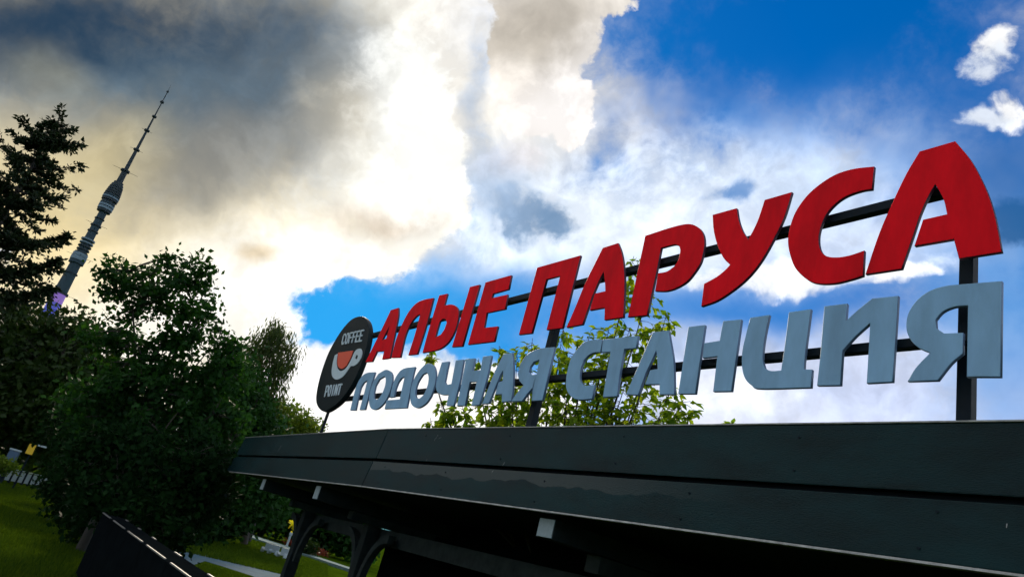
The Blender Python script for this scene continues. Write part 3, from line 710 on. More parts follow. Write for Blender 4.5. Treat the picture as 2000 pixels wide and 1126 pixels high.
# main pod: ringed decks
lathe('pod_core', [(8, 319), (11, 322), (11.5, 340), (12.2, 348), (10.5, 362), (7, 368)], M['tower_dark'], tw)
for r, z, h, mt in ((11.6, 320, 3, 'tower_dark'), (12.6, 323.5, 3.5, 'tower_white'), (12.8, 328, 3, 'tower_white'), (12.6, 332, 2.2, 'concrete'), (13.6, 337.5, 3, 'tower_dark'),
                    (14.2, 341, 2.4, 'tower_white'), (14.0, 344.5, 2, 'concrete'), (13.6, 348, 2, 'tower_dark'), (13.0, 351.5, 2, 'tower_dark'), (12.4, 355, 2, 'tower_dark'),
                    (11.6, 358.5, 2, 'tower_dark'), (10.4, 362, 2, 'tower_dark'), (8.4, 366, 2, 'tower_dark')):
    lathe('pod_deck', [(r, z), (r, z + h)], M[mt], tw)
lathe('neck', [(5.6, 366), (5.0, 388)], M['tower_dark'], tw)
lathe('ring_platform', [(8, 386.5), (8, 389)], M['tower_dark'], tw)
for z0, z1, r0, r1 in ((389, 424, 3.5, 2.9), (424, 458, 2.6, 2.1), (458, 483, 1.9, 1.5), (483, 510, 1.3, 1.0), (510, 530, 0.9, 0.7), (530, 542, 0.45, 0.15)):
    lathe('mast_section', [(r0, z0), (r1, z1)], M['tower_dark'], tw, 12)
for z, r in ((424, 5.6), (458, 5.0), (483, 4.2), (509.6, 3.6), (529, 2.0)):
    lathe('mast_ring', [(r, z - 1), (r, z + 1.2)], M['tower_dark'], tw, 16)
def rod(bm, p, q, r0, r1, n=5):
    ax = (q - p).normalized(); u = ax.orthogonal().normalized(); v = ax.cross(u)
    A = [bm.verts.new(p + (u * math.cos(6.2832 * k / n) + v * math.sin(6.2832 * k / n)) * r0) for k in range(n)]
    B = [bm.verts.new(q + (u * math.cos(6.2832 * k / n) + v * math.sin(6.2832 * k / n)) * r1) for k in range(n)]
    for k in range(n): bm.faces.new((A[k], A[(k + 1) % n], B[(k + 1) % n], B[k]))
    bm.faces.new(A[::-1]); bm.faces.new(B)
for z, L in ((195, 21), (250, 17), (300, 14), (388, 17), (424, 8.5), (458, 7.5)):
    for a in (0.55, 2.2, 3.7, 5.3):
        bm = bmesh.new(); rod(bm, Vector((math.cos(a) * 4, math.sin(a) * 4, z)), Vector((math.cos(a) * L, math.sin(a) * L, z)), 0.3, 0.2)
        from_bm('antenna_boom', bm, M['tower_dark'], tw)

# ------------------------------------------------------------------ trees
def tubes(name, chains, mat, parent, n=6):
    """limbs: chains of (points, radii) in local coordinates"""
    bm = bmesh.new()
    for pts, rad in chains:
        prev = None
        for i, p in enumerate(pts):
            ax = (pts[min(i + 1, len(pts) - 1)] - pts[max(i - 1, 0)])
            if ax.length < 1e-6: ax = Vector((0, 0, 1))
            ax.normalize(); u = ax.cross(Vector((0.31, 0.87, 0.11))).normalized(); v = ax.cross(u)
            ring = [bm.verts.new(p + (u * math.cos(6.2832 * k / n) + v * math.sin(6.2832 * k / n)) * rad[i]) for k in range(n)]
            if prev:
                for k in range(n): bm.faces.new((prev[k], prev[(k + 1) % n], ring[(k + 1) % n], ring[k]))
            prev = ring
        bm.faces.new(prev)
    return from_bm(name, bm, mat, parent, True)
def leaf_cards(pos, size, dirs=None, asp=0.55, shape='rhomb', spread=1.0, up=0.0):
    """folded leaves (two triangles off one midrib) with random directions"""
    n = len(pos)
    a = rng.normal(size=(n, 3)) if dirs is None else dirs + rng.normal(size=(n, 3)) * spread
    a[:, 2] += up
    a /= np.linalg.norm(a, axis=1)[:, None] + 1e-9
    b = np.cross(a, rng.normal(size=(n, 3))); b /= np.linalg.norm(b, axis=1)[:, None] + 1e-9
    c = np.cross(a, b)
    L = size * (0.45 + 1.0 * rng.random(n))[:, None]
    W = L * asp * 0.5
    fold = 0.25
    co = np.empty((n, 4, 3))
    co[:, 0] = pos; co[:, 2] = pos + a * L
    mid = pos + a * L * 0.45
    co[:, 1] = mid + b * W + c * W * fold; co[:, 3] = mid - b * W + c * W * fold
    base = np.arange(n)[:, None] * 4
    idx = (base + np.array([[0, 1, 2, 0, 2, 3]])).ravel()
    return co.reshape(-1, 3), idx
def bez(a, b, c, k=6):
    return [a * (1 - t) ** 2 + b * 2 * t * (1 - t) + c * t * t for t in [i / k for i in range(k + 1)]]
def broadleaf(name, label, base, puffs, n_clump, per, leaf, mat, group=None, trunk_r=0.16, clump_r=0.45, thin=0.0, asp=0.6, fork=0.4, twig_vis=1.0, stuff=False, dirs=None, spread=1.0, split=True, droop=None, cat='tree', puffs2=None, n2=0):
    """puffs: (centre, (rx, ry, rz)) world ellipsoids the crown fills; limbs run from the trunk to the clumps"""
    t = empty(name, base)
    tag(t, label, cat, group)
    base = Vector(base)
    vols = np.array([p[1][0] * p[1][1] * p[1][2] for p in puffs]) ** 0.72; vols /= vols.sum()
    cs = []
    tries = 0
    pz = puffs; n1 = n_clump; n_clump = n_clump + n2
    while len(cs) < n_clump and tries < n_clump * 30:
        tries += 1
        if puffs2 and len(cs) == n1 and pz is puffs:
            pz = puffs2; vols = np.array([p[1][0] * p[1][1] * p[1][2] for p in pz]) ** 0.72; vols /= vols.sum()
        i = rng.choice(len(pz), p=vols); c, r = pz[i]
        d = rng.normal(size=3); d /= np.linalg.norm(d); q = rng.random() ** (1 / 2.2)
        p = np.array(c) + d * q * np.array(r)
        if p[2] < 0.25: continue
        if cs and np.min(np.sum((np.array(cs[-200:]) - p) ** 2, 1)) < (clump_r * 0.55) ** 2: continue
        cs.append(p)
    cs = np.array(cs)
    cen = cs.mean(0); top = cs[:, 2].max()
    # limbs
    chains = []
    fk = Vector((base.x + (cen[0] - base.x) * 0.3, base.y + (cen[1] - base.y) * 0.3, base.z + (cen[2] - base.z) * fork))
    tip = Vector((cen[0], cen[1], base.z + (top - base.z) * 0.92))
    main = bez(Vector((0, 0, -0.1)), fk - base + Vector((0.1, -0.1, 0)), tip - base, 12)
    chains.append((main, [max(0.012, trunk_r * (1 - i / 12.5) ** 0.9) for i in range(13)]))
    order = np.argsort(rng.random(len(cs)))
    nlim = max(6, int(len(cs) * 0.05))
    limbs = []
    for j in order[:nlim]:
        e = Vector(cs[j]) - base
        hfrac = min(0.85, max(fork * 0.8, (e.z / max(0.1, top - base.z)) * 0.62))
        s = main[int(hfrac * 12)]
        mid = s.lerp(e, 0.5) + Vector((0, 0, 0.12 * (e - s).length))
        L = bez(s, mid, e, 7); r0 = trunk_r * 0.42
        chains.append((L, [max(0.008, r0 * (1 - i / 7.6)) for i in range(8)])); limbs.append(L)
    allp = [p for L in limbs for p in L[2:]]
    ap = np.array([tuple(p) for p in allp])
    for j in order[nlim:]:
        if rng.random() > twig_vis: continue
        e = Vector(cs[j]) - base
        k = int(np.argmin(np.sum((ap - np.array(e)) ** 2, 1))); s = allp[k]
        if (e - s).length > 3.5: continue
        mid = s.lerp(e, 0.5) + Vector((0, 0, 0.1 * (e - s).length))
        chains.append((bez(s, mid, e, 3), [0.018, 0.014, 0.010, 0.005]))
    tubes('trunk', chains, M['bark'], t, 5)
    # leaves
    n = len(cs) * per
    own = np.repeat(np.arange(len(cs)), per)
    cr = clump_r * (0.6 + 0.8 * rng.random(len(cs)))
    off = rng.normal(size=(n, 3)) * cr[own][:, None] * np.array([0.55, 0.55, 0.42])
    if droop: off[:, 2] -= rng.random(n) ** 0.7 * droop
    pos = cs[own] + off
    pos = pos - np.array(base)
    keep = pos[:, 2] > 0.05
    pos = pos[keep]; own = own[keep]
    dd = None
    if dirs is not None: dd = np.tile(np.array(dirs, float), (len(pos), 1))
    co, idx = leaf_cards(pos, leaf, dd, asp, spread=spread)
    tone = rng.random(len(cs))
    rnd = np.clip(tone[own] * 0.6 + rng.random(len(pos)) * 0.5 - 0.05, 0, 1)
    me = arr_mesh('crown', co, 3, idx, np.repeat(rnd, 4))
    link('crown', me, mat, t)
    return t
def puffs_at(lst):
    """(x, y, half width, half height) through the photograph, at a horizontal distance, half depth"""
    out = []
    for x, y, rx, ry, D_, dep in lst:
        c = at(x, y, D_); k = (c - Vector((0, 0, EYE))).dot(F) / FPX
        out.append((tuple(c), (rx * k, dep, ry * k)))
    return out
def base_under(x, y, D_):
    p = at(x, y, D_); return (p.x, p.y, 0.0)

M['leaf_dark'] = foliage('leaf_dark', (0.006, 0.028, 0.007), (0.022, 0.078, 0.012), 0.40)
M['leaf_mid'] = foliage('leaf_mid', (0.010, 0.040, 0.009), (0.024, 0.080, 0.014), 0.3)
M['leaf_olive'] = foliage('leaf_olive', (0.012, 0.030, 0.006), (0.026, 0.050, 0.008), 0.22)
M['leaf_light'] = foliage('leaf_light', (0.050, 0.110, 0.012), (0.120, 0.170, 0.016), 0.45)
M['leaf_maple'] = foliage('leaf_maple', (0.085, 0.20, 0.014), (0.28, 0.37, 0.022), 0.6)
M['leaf_yew'] = foliage('leaf_yew', (0.004, 0.015, 0.005), (0.010, 0.034, 0.007), 0.12)
M['needle'] = foliage('needle', (0.010, 0.022, 0.010), (0.022, 0.036, 0.014), 0.1)
M['leaf_willow'] = foliage('leaf_willow', (0.030, 0.055, 0.018), (0.065, 0.095, 0.024), 0.4)
M['leaf_yellow'] = foliage('leaf_yellow', (0.50, 0.52, 0.02), (0.75, 0.68, 0.03), 0.35)

M['leaf_yew'].node_tree.nodes['Principled BSDF'].inputs['Specular IOR Level'].default_value = 0.02
broadleaf('broadleaf_tree', 'dark maple-like tree with open airy crown in front of the tower', base_under(235, 900, 17),
    puffs_at([(300, 555, 90, 65, 17, 1.0), (220, 570, 40, 60, 17, .6), (375, 540, 32, 50, 17, .5), (385, 630, 52, 60, 17, .8), (215, 660, 55, 60, 17, .7), (300, 670, 85, 70, 17, .8), (440, 700, 40, 40, 17, .7)]),
    150, 44, 0.125, M['leaf_dark'], 'park trees', 0.12, 0.20,
    puffs2=puffs_at([(320, 750, 120, 50, 17, 1.0), (310, 820, 150, 65, 17, 1.2), (430, 740, 45, 55, 17, .8), (420, 840, 60, 60, 17, .9), (200, 790, 70, 60, 17, .9)]), n2=300)
broadleaf('broadleaf_tree', 'olive green broad tree standing under the conifer at the left edge', base_under(30, 880, 42),
    puffs_at([(50, 700, 100, 80, 42, 3), (140, 660, 50, 42, 41, 2), (20, 630, 60, 40, 43, 2), (70, 790, 120, 70, 41, 3), (150, 760, 80, 80, 40, 3), (60, 850, 80, 30, 42, 2)]),
    520, 46, 0.30, M['leaf_olive'], 'park trees', 0.35, 0.9)
broadleaf('broadleaf_tree', 'bright mid green tree between the airy dark tree and the kiosk roof', base_under(455, 960, 36),
    puffs_at([(450, 820, 60, 90, 36, 2.6), (490, 860, 55, 60, 36, 2.0), (430, 930, 75, 75, 35, 2.5), (470, 740, 35, 40, 36, 1.6), (500, 960, 60, 55, 36, 2.0), (440, 1000, 50, 30, 35, 1.6)]),
    420, 48, 0.25, M['leaf_mid'], 'park trees', 0.26, 0.68)
broadleaf('willow_tree', 'thin willow with hanging wispy strands left of the oval plate', base_under(500, 1000, 39),
    puffs_at([(552, 645, 30, 26, 39, 1.2), (520, 675, 32, 40, 39, 1.2), (556, 705, 22, 46, 39, 1.2), (500, 750, 46, 56, 39, 1.5), (540, 770, 24, 30, 39, 1.0), (475, 730, 30, 50, 39, 1.2)]),
    230, 40, 0.28, M['leaf_willow'], 'park trees', 0.2, 0.40, asp=0.2, dirs=(0.05, 0, -1.0), spread=0.25, droop=0.5)
broadleaf('far_tree', 'sunlit yellow green far tree just above the roof end', base_under(560, 850, 44),
    puffs_at([(560, 826, 45, 26, 44, 2), (535, 806, 24, 22, 44, 1.5), (600, 836, 26, 14, 44, 1.5), (500, 840, 30, 30, 44, 1.5), (545, 870, 60, 30, 44, 2)]),
    220, 40, 0.26, M['leaf_light'], 'park trees', 0.2, 0.6)
broadleaf('shrub', 'dark rounded shrub behind the low dark wall', base_under(290, 1010, 14),
    puffs_at([(300, 930, 130, 70, 15, .9), (390, 930, 60, 70, 15, .8), (215, 900, 70, 70, 15.5, .8), (225, 970, 60, 50, 14.5, .6), (270, 1010, 70, 40, 14, .6), (320, 1040, 40, 30, 14, .5), (370, 985, 50, 45, 15, .6)]),
    460, 50, 0.11, M['leaf_yew'], 'dark understorey shrubs', 0.06, 0.28, fork=0.2, cat='shrub')
broadleaf('shrub', 'dark green bush hiding the tree trunks right of the low wall', base_under(410, 1020, 34),
    puffs_at([(420, 1005, 50, 34, 35, 1.4), (370, 1020, 40, 34, 31, 1.2), (340, 1040, 24, 26, 28, .8)]),
    200, 46, 0.22, M['leaf_yew'], 'dark understorey shrubs', 0.06, 0.5, fork=0.2, cat='shrub')
broadleaf('shrub', 'dark shrub beside the end of the pale fence', base_under(150, 940, 24),
    puffs_at([(170, 885, 60, 55, 25, 1.2), (140, 840, 40, 40, 27, 1.0), (140, 945, 40, 22, 24, .8), (205, 940, 50, 40, 23, 1)]),
    150, 46, 0.15, M['leaf_yew'], 'dark understorey shrubs', 0.06, 0.4, fork=0.2, cat='shrub')
broadleaf('shrub', 'dark hedge-like shrub along the right side of the near lawn', base_under(170, 1010, 19),
    puffs_at([(158, 985, 36, 42, 22, .9), (190, 1020, 34, 42, 18, .8), (128, 950, 30, 26, 28, 1.0), (215, 1000, 40, 40, 18, .8), (172, 940, 44, 36, 22, .9)]),
    230, 46, 0.13, M['leaf_yew'], 'dark understorey shrubs', 0.05, 0.34, fork=0.2, cat='shrub')
broadleaf('shrub', 'small grass green shrub behind the pale fence at the left edge', base_under(8, 915, 33),
    puffs_at([(6, 908, 20, 9, 33, .5)]), 30, 40, 0.12, M['leaf_light'], None, 0.03, 0.25, fork=0.2, cat='shrub')
for i, (lab, x, y, D_, pf) in enumerate((
    ('dark leafy tree behind the far lawn kerb, under the eave', 520, 1010, 62, [(520, 985, 50, 40, 62, 3), (480, 990, 40, 36, 62, 3), (560, 1000, 45, 38, 62, 3)]),
    ('dark leafy tree behind the kiosk columns', 640, 1020, 58, [(620, 1005, 60, 45, 58, 3), (680, 1030, 60, 50, 58, 3)]),
    ('dark far tree behind the yellow board', 70, 870, 52, [(60, 850, 80, 40, 52, 3), (130, 860, 60, 45, 52, 3), (20, 840, 50, 40, 52, 3)]),
    ('dark far tree behind the shrubs at the wall', 300, 930, 55, [(290, 890, 100, 60, 55, 3), (380, 940, 80, 50, 55, 3), (220, 870, 60, 60, 55, 3)]),
)):
    broadleaf('far_tree', lab, base_under(x, y, D_), puffs_at(pf), 210, 40, 0.42, M['leaf_dark'], 'park trees', 0.3, 1.0, fork=0.25)

# conifer
def conifer(base, height, label, limbs=()):
    t = empty('conifer_tree', base); tag(t, label, 'tree', 'park trees')
    chains = [([Vector((0, 0, -0.1)), Vector((0.02, 0, height * 0.5)), Vector((0, 0, height))], [0.2, 0.12, 0.015])]
    P, Dr = [], []
    z = 1.6; k = 0
    while z < height - 0.1:
        below = height - z
        L0 = min(2.0, 0.32 + 0.62 * below ** 0.75)
        nb = 7 if below > 0.8 else 5
        for j in range(nb):
            a = k * 2.4 + j * 6.2832 / nb + rng.normal() * 0.25
            L = L0 * (0.25 + 0.9 * rng.random() ** 1.2)
            dx = Vector((math.cos(a), math.sin(a), 0))
            s = Vector((0, 0, min(height - 0.05, z + rng.normal() * 0.22)))
            e = s + dx * L + Vector((0, 0, (0.30 if below < 2 else -0.02) * L + rng.normal() * 0.2))
            mid = s.lerp(e, 0.55) + Vector((0, 0, -0.12 * L))
            pts = bez(s, mid, e, 6)
            chains.append((pts, [max(0.004, 0.03 * min(1, L) * (1 - i / 6.5)) for i in range(7)]))
            m = int(26 * L) + 5
            for q in range(m):                  # side sprays along the branch
                u = 0.12 + 0.88 * rng.random(); i = min(5, int(u * 6)); p = pts[i].lerp(pts[i + 1], u * 6 - i)
                sd = rng.choice([-1, 1]); w = (0.30 * (1.05 - u) + 0.06) * min(1.3, L) * rng.random()
                side = Vector((-dx.y, dx.x, 0)) * sd
                p2 = p + (dx * 0.5 + side) * w + Vector((0, 0, rng.normal() * 0.05 - 0.05 * w))
                for g in range(5):
                    v = rng.random(); pp = p.lerp(p2, v)
                    P.append(tuple(pp)); Dr.append(tuple(dx * 0.5 + side * 0.6 + Vector((0, 0, 0.1))))
        z += 0.30 if below > 1.5 else 0.2; k += 1
    for tipw, wdt in limbs:                     # long upturned limbs
        e = tipw - Vector(base); s = Vector((0, 0, e.z - 0.9)); L = (e - s).length
        mid = s.lerp(e, 0.6) + Vector((0, 0, -0.55)); pts = bez(s, mid, e, 10)
        chains.append((pts, [max(0.006, 0.05 * (1 - i / 10.5)) for i in range(11)]))
        for q in range(int(80 * L)):
            u = 0.15 + 0.85 * rng.random(); i = min(9, int(u * 10)); p = pts[i].lerp(pts[i + 1], u * 10 - i)
            a = rng.random() * 6.2832; w = wdt * (1.05 - 0.75 * u) * rng.random()
            p2 = p + Vector((math.cos(a), math.sin(a), -0.75 + rng.normal() * 0.4)) * w
            for g in range(9):
                P.append(tuple(p.lerp(p2, rng.random()))); Dr.append(tuple((p2 - p).normalized() + Vector((0, 0, 0.4))))
    tubes('trunk', chains, M['bark'], t, 5)
    P = np.array(P); P += rng.normal(size=P.shape) * 0.025
    co, idx = leaf_cards(P, 0.13, np.array(Dr), 0.5, spread=0.6)
    rnd = np.repeat(rng.random(len(P)), 4)
    link('crown', arr_mesh('crown', co, 3, idx, rnd), M['needle'], t)
    return t
cb = at(114, 238, 24)
conifer((cb.x, cb.y, 0), cb.z, 'dark conifer with ragged needle branches at the left edge',
        [(at(140, 456, 23.5), 0.55), (at(122, 505, 23), 0.6), (at(110, 560, 23), 0.7)])

# box elder behind the sign: leaves large enough to pick out
def leaf_mesh(nm, w, lob, curl):
    prof = [(0, 0), (0.18, w * 0.55), (0.38, w), (0.52, w * (0.9 - lob)), (0.66, w * 0.62), (0.82, w * (0.42 - lob * 0.5)), (1.0, 0)]
    bm = bmesh.new(); mid = [bm.verts.new((0, u, -curl * u * u)) for u, _ in prof]
    for sg in (-1, 1):
        side = [mid[0]] + [bm.verts.new((sg * x, u, 0.22 * x - curl * u * u)) for u, x in prof[1:-1]] + [mid[-1]]
        for i in range(len(prof) - 1):
            vs = [mid[i], mid[i + 1], side[i + 1], side[i]]
            vs = list(dict.fromkeys(vs))
            bm.faces.new(vs if sg < 0 else vs[::-1])
    me = bpy.data.meshes.new(nm); bm.to_mesh(me); bm.free()
    return me
def picked_leaf_mat():
    m = M['leaf_maple'].copy(); m.name = 'leaf_maple_single'; t = m.node_tree
    at_ = [n for n in t.nodes if n.type == 'ATTRIBUTE'][0]; mx = at_.outputs['Fac'].links[0].to_socket
    oi = mnode(t, 'ShaderNodeObjectInfo'); t.links.new(oi.outputs['Random'], mx)
    return m
M['leaf_single'] = picked_leaf_mat()
LM = [leaf_mesh('leaf', 0.24, 0.0, 0.15), leaf_mesh('leaf', 0.30, 0.12, 0.25), leaf_mesh('leaf', 0.27, 0.06, 0.4)]
for me in LM: me.materials.append(M['leaf_single'])
def box_elder():
    bp = at(1130, 900, 9.2)
    t = empty('box_elder', (bp.x, bp.y, 0)); tag(t, 'light green tree with large leaflets rising behind the sign letters', 'tree')
    B = Vector(t.location)
    chains, LP, LD = [], [], []
    fk = Vector((0, 0, 1.6))
    chains.append(([Vector((0, 0, -0.1)), Vector((0.03, 0, 0.9)), fk], [0.11, 0.09, 0.08]))
    # shoots: where each leafy tip ends in the photograph, with its distance and the length that carries leaves
    shoots = [(1238, 500, 9.3, 1.3, .20), (1268, 560, 9.1, 1.1, .28), (1300, 620, 9.0, .9, .26), (1190, 640, 9.3, .9, .3), (1150, 660, 9.0, .8, .3), (1230, 640, 9.2, .9, .3), (1270, 690, 8.9, .8, .32),
              (1335, 780, 8.7, .7, .26), (1355, 800, 8.8, .55, .22), (1310, 760, 8.9, .7, .3), (1100, 640, 9.5, .9, .25), (1040, 660, 9.6, .9, .26), (1010, 690, 9.4, .8, .28), (975, 675, 9.8, .8, .15),
              (935, 700, 10.0, .6, .15), (950, 740, 9.9, .6, .28), (1000, 760, 9.6, .7, .34), (900, 770, 10.0, .6, .24), (860, 780, 10.2, .6, .18), (840, 815, 10.2, .5, .22), (880, 800, 10.0, .6, .3),
              (960, 800, 9.6, .7, .36), (1040, 770, 9.3, .8, .38), (1090, 740, 9.2, .9, .36), (1110, 790, 9.0, .8, .42), (1160, 740, 9.1, .9, .36), (1200, 770, 8.9, .8, .42), (1250, 780, 8.9, .7, .4),
              (1180, 700, 9.1, .9, .3), (1230, 720, 9.0, .9, .34), (1060, 800, 9.3, .7, .42), (1000, 815, 9.5, .6, .4), (1150, 815, 9.0, .7, .46), (1220, 815, 8.9, .6, .46), (1290, 815, 8.8, .5, .4), (920, 820, 9.9, .5, .34),
              (1080, 690, 9.3, .8, .26), (840, 680, 10.4, .25, .10), (1432, 822, 8.9, .10, .08), (1120, 690, 9.2, .8, .3), (1140, 770, 9.2, .8, .42), (985, 780, 9.7, .6, .36), (1275, 640, 9.0, .6, .26)]
    for x, y, D_, Lf, wd in shoots:
        e = at(x, y, D_) - B
        s = fk + Vector((rng.normal() * .15, rng.normal() * .15, rng.random() * .3))
        mid = Vector((e.x * 0.75, e.y * 0.75, s.z + (e.z - s.z) * 0.45))
        pts = bez(s, mid, e, 12)
        chains.append((pts, [max(0.004, 0.034 * (1 - i / 12.6)) for i in range(13)]))
        # leaf nodes back from the tip
        acc = 0; i = 12; p = pts[12]
        nn = int(19 * Lf * (1 + wd * 3)) + 4
        tot = sum((pts[q + 1] - pts[q]).length for q in range(12))
        for q in range(nn):
            u = 1 - min(0.98, (rng.random() ** 1.2) * Lf / tot); fi = u * 12; ii = min(11, int(fi)); p = pts[ii].lerp(pts[ii + 1], fi - ii)
            ang = rng.random() * 6.2832
            out = Vector((math.cos(ang), math.sin(ang), rng.normal() * 0.5)).normalized()
            pe = p + out * wd * (0.25 + 0.75 * rng.random()) * (1.15 - u * 0.35)
            pe.z -= 0.04
            chains.append(([p, p.lerp(pe, .5) + Vector((0, 0, .02)), pe], [0.004, 0.003, 0.002]))
            for g in range(rng.integers(3, 6)):     # leaflets of one compound leaf
                f = 1.0 if g == 0 else 0.35 + 0.6 * rng.random()
                lp = p.lerp(pe, f)
                ld = out + Vector((rng.normal() * .6, rng.normal() * .6, -0.35 + rng.normal() * .35))
                LP.append(lp); LD.append(ld.normalized())
    tubes('trunk', chains, M['bark'], t, 5)
    # the 300 leaves nearest the camera are single objects, the rest one mass
    camp = Vector((0, 0, EYE))
    def shows(i):
        w = LP[i] + B; r = w - camp; k = r.dot(NV)
        zr = EYE + r.z * 3.5 / k
        return zr > 2.83
    order = sorted(range(len(LP)), key=lambda i: (LP[i] + B - camp).length + (0 if shows(i) else 50))
    def mat_for(i):
        y = LD[i]; zax = Vector((rng.normal() * .7, rng.normal() * .7, 1)).normalized(); x = y.cross(zax).normalized(); zax = x.cross(y)
        L = 0.108 * (0.6 + 0.8 * rng.random())
        return Matrix(((x.x * L, y.x * L, zax.x * L, LP[i].x), (x.y * L, y.y * L, zax.y * L, LP[i].y), (x.z * L, y.z * L, zax.z * L, LP[i].z), (0, 0, 0, 1)))
    for i in order[:300]:
        o = bpy.data.objects.new('leaf', LM[i % 3]); col.objects.link(o); o.parent = t; o.matrix_local = mat_for(i)
    v0 = [np.array([tuple(v.co) + (1.0,) for v in me.vertices]) for me in LM]
    f0 = []
    for me in LM:
        me.calc_loop_triangles(); f0.append(np.array([tuple(l.vertices) for l in me.loop_triangles]))
    cos, ids, rn, nv = [], [], [], 0
    for i in order[300:]:
        mm = np.array(mat_for(i)); k = i % 3
        cos.append((v0[k] @ mm.T)[:, :3]); ids.append(f0[k].ravel() + nv); nv += len(v0[k]); rn.append(np.full(len(v0[k]), rng.random()))
    o = link('foliage', arr_mesh('foliage', np.concatenate(cos), 3, np.concatenate(ids), np.concatenate(rn)), M['leaf_maple'], t)
    o['kind'] = 'stuff'
box_elder()

# ------------------------------------------------------------------ low dark wall with pale cap strips
lw = empty('low_wall', K(9.5, 2.0, 0))
tag(lw, 'low black wall with pale cap strips along its top in the foreground', 'wall')
def KW(s, o, z): return K(s, o + (s - 6.4) * 0.03, z)
edges = [13.12, 11.88, 10.38, 8.88, 7.47, 6.1, 4.7]
for a, b in zip(edges, edges[1:]):
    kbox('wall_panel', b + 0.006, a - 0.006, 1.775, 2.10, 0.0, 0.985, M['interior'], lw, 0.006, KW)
for a, b in ((13.10, 12.08), (11.70, 10.56), (10.21, 9.04), (8.73, 7.62), (7.33, 6.3), (6.0, 4.8)):
    kbox('cap_strip', b, a, 1.768, 1.79, 0.986, 1.0, M['cap'], lw, 0.003, KW)
for a, b in ((12.7, 12.5), (11.4, 11.2), (10.2, 9.95), (8.7, 8.35), (7.1, 6.8)):
    kbox('cap_strip', b, a, 2.06, 2.085, 0.986, 0.998, M['cap'], lw, 0.003, KW)

# ------------------------------------------------------------------ pale low fence at the left
fa, fb = ground(-40, 931), ground(108, 958)
fe = empty('low_fence', (fa.x, fa.y, 0)); tag(fe, 'low pale panel fence with dark posts at the lawn edge', 'fence')
fv = (fb - fa); fl = fv.length; fv.normalize(); fz = math.atan2(fv.y, fv.x)
npan = 12; st = fl / npan
for i in range(npan + 1):
    p = fa + fv * (i * st); wbox('post', p, 0.10, 0.10, 0.62, M['steel'], fe, 0.008, fz)
    if i < npan:
        q = fa + fv * ((i + 0.5) * st); wbox('panel', (q.x, q.y, 0.08), st - 0.13, 0.03, 0.44, M['white'], fe, 0.006, fz)
        wbox('top_rail', (q.x, q.y, 0.55), st - 0.12, 0.05, 0.05, M['white'], fe, 0.006, fz)
# yellow board on a post
yb = at(64, 875, 34); t = empty('notice_board', (yb.x, yb.y, 0)); tag(t, 'small bright yellow board on a post under the dark trees', 'board')
wbox('post', (yb.x, yb.y, 0), 0.06, 0.06, 1.55, M['steel'], t, 0.006, 0.5)
wbox('panel', (yb.x - 0.02, yb.y - 0.06, yb.z - 0.24), 0.24, 0.04, 0.38, M['yellow'], t, 0.01, 0.5)
wbox('bracket', (yb.x + 0.32, yb.y - 0.04, yb.z + 0.13), 0.3, 0.03, 0.07, M['white'], t, 0.006, 0.5)
# blue grey litter bin
bb = at(28, 884, 36); t = empty('litter_bin', (bb.x, bb.y, 0)); tag(t, 'blue grey litter bin left of the yellow board', 'bin')
wbox('stand', (bb.x, bb.y, 0), 0.12, 0.12, 0.9, M['steel'], t, 0.01)
wbox('body', (bb.x, bb.y, 0.9), 0.36, 0.36, 0.46, M['bluegrey'], t, 0.03, 0.4)
wbox('lid', (bb.x, bb.y, 1.365), 0.40, 0.40, 0.07, M['white'], t, 0.02, 0.4)
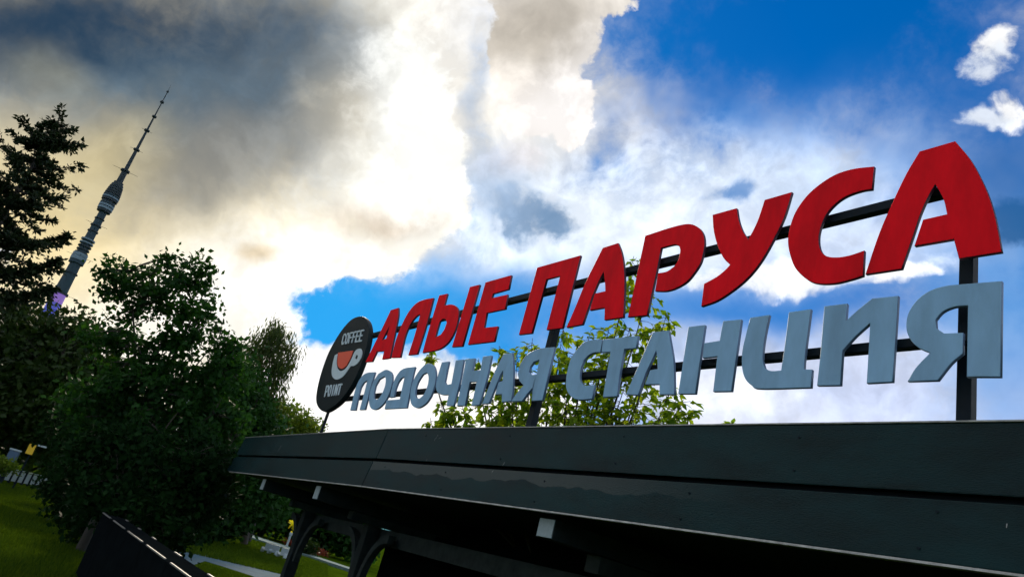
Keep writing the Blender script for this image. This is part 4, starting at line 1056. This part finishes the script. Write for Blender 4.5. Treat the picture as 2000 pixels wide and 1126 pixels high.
# three white seats on the far lawn
for i, (x, y) in enumerate(((517, 1080), (531, 1084), (548, 1090))):
    g = ground(x, y); t = empty('lawn_seat', (g.x, g.y, 0))
    tag(t, ('leftmost', 'middle', 'rightmost')[i] + ' of three white low seats on the far lawn', 'seat', 'white seats on the far lawn')
    rz = -0.2
    wbox('seat', (g.x, g.y, 0.14), 0.34, 0.36, 0.06, M['white'], t, 0.015, rz)
    wbox('backrest', (g.x + 0.03, g.y + 0.19, 0.16), 0.34, 0.05, 0.30, M['white'], t, 0.015, rz)
    for sx_ in (-.16, .16):
        wbox('side_panel', (g.x + sx_ * math.cos(rz), g.y + sx_ * math.sin(rz), 0), 0.04, 0.34, 0.26, M['white'], t, 0.01, rz)
# pale bollard lamp
g = ground(559, 1068); t = empty('bollard', (g.x, g.y, 0)); tag(t, 'small pale bollard beyond the kerb of the far lawn', 'bollard')
lathe('column', [(0.10, 0), (0.10, 0.12), (0.07, 0.14), (0.07, 0.75)], M['white'], t, 16); lathe('head', [(0.09, 0.752), (0.11, 0.80), (0.10, 0.95), (0.03, 1.0)], M['white'], t, 16)
# red flower bed and a yellow leaved bush beyond the kerb
c = ground(578, 1072)
n = 2600
u = rng.random(n) * 5.0 - 2.5; v = rng.random(n) * 1.2; hgt = 0.1 + 0.35 * rng.random(n)
kd = (ka[3] - ka[2]).normalized()
pos = np.stack([c.x + kd.x * u - kd.y * v, c.y + kd.y * u + kd.x * v, hgt], 1)
co, idx = leaf_cards(pos, 0.10)
fbed = link('flower_bed', arr_mesh('flower_bed', co, 3, idx, np.repeat(rng.random(n), 4)), M['redbed'])
tag(fbed, 'low strip of reddish flowers behind the far kerb', 'flowers', kind='stuff')
broadleaf('shrub', 'yellowish olive shrub at the right end of the flower strip', base_under(600, 1075, 46),
    puffs_at([(600, 1070, 16, 14, 46, .6)]), 40, 40, 0.15, M['leaf_olive'], None, 0.03, 0.3, fork=0.2, cat='shrub')
broadleaf('yellow_sapling', 'young tree with bright yellow leaves seen past the kiosk column', base_under(590, 1040, 30),
    puffs_at([(588, 1034, 9, 9, 30, .2), (592, 1026, 6, 7, 30, .2), (574, 1024, 5, 5, 30, .15), (584, 1046, 5, 5, 30, .12)]), 26, 26, 0.13, M['leaf_yellow'], None, 0.03, 0.13, fork=0.5)
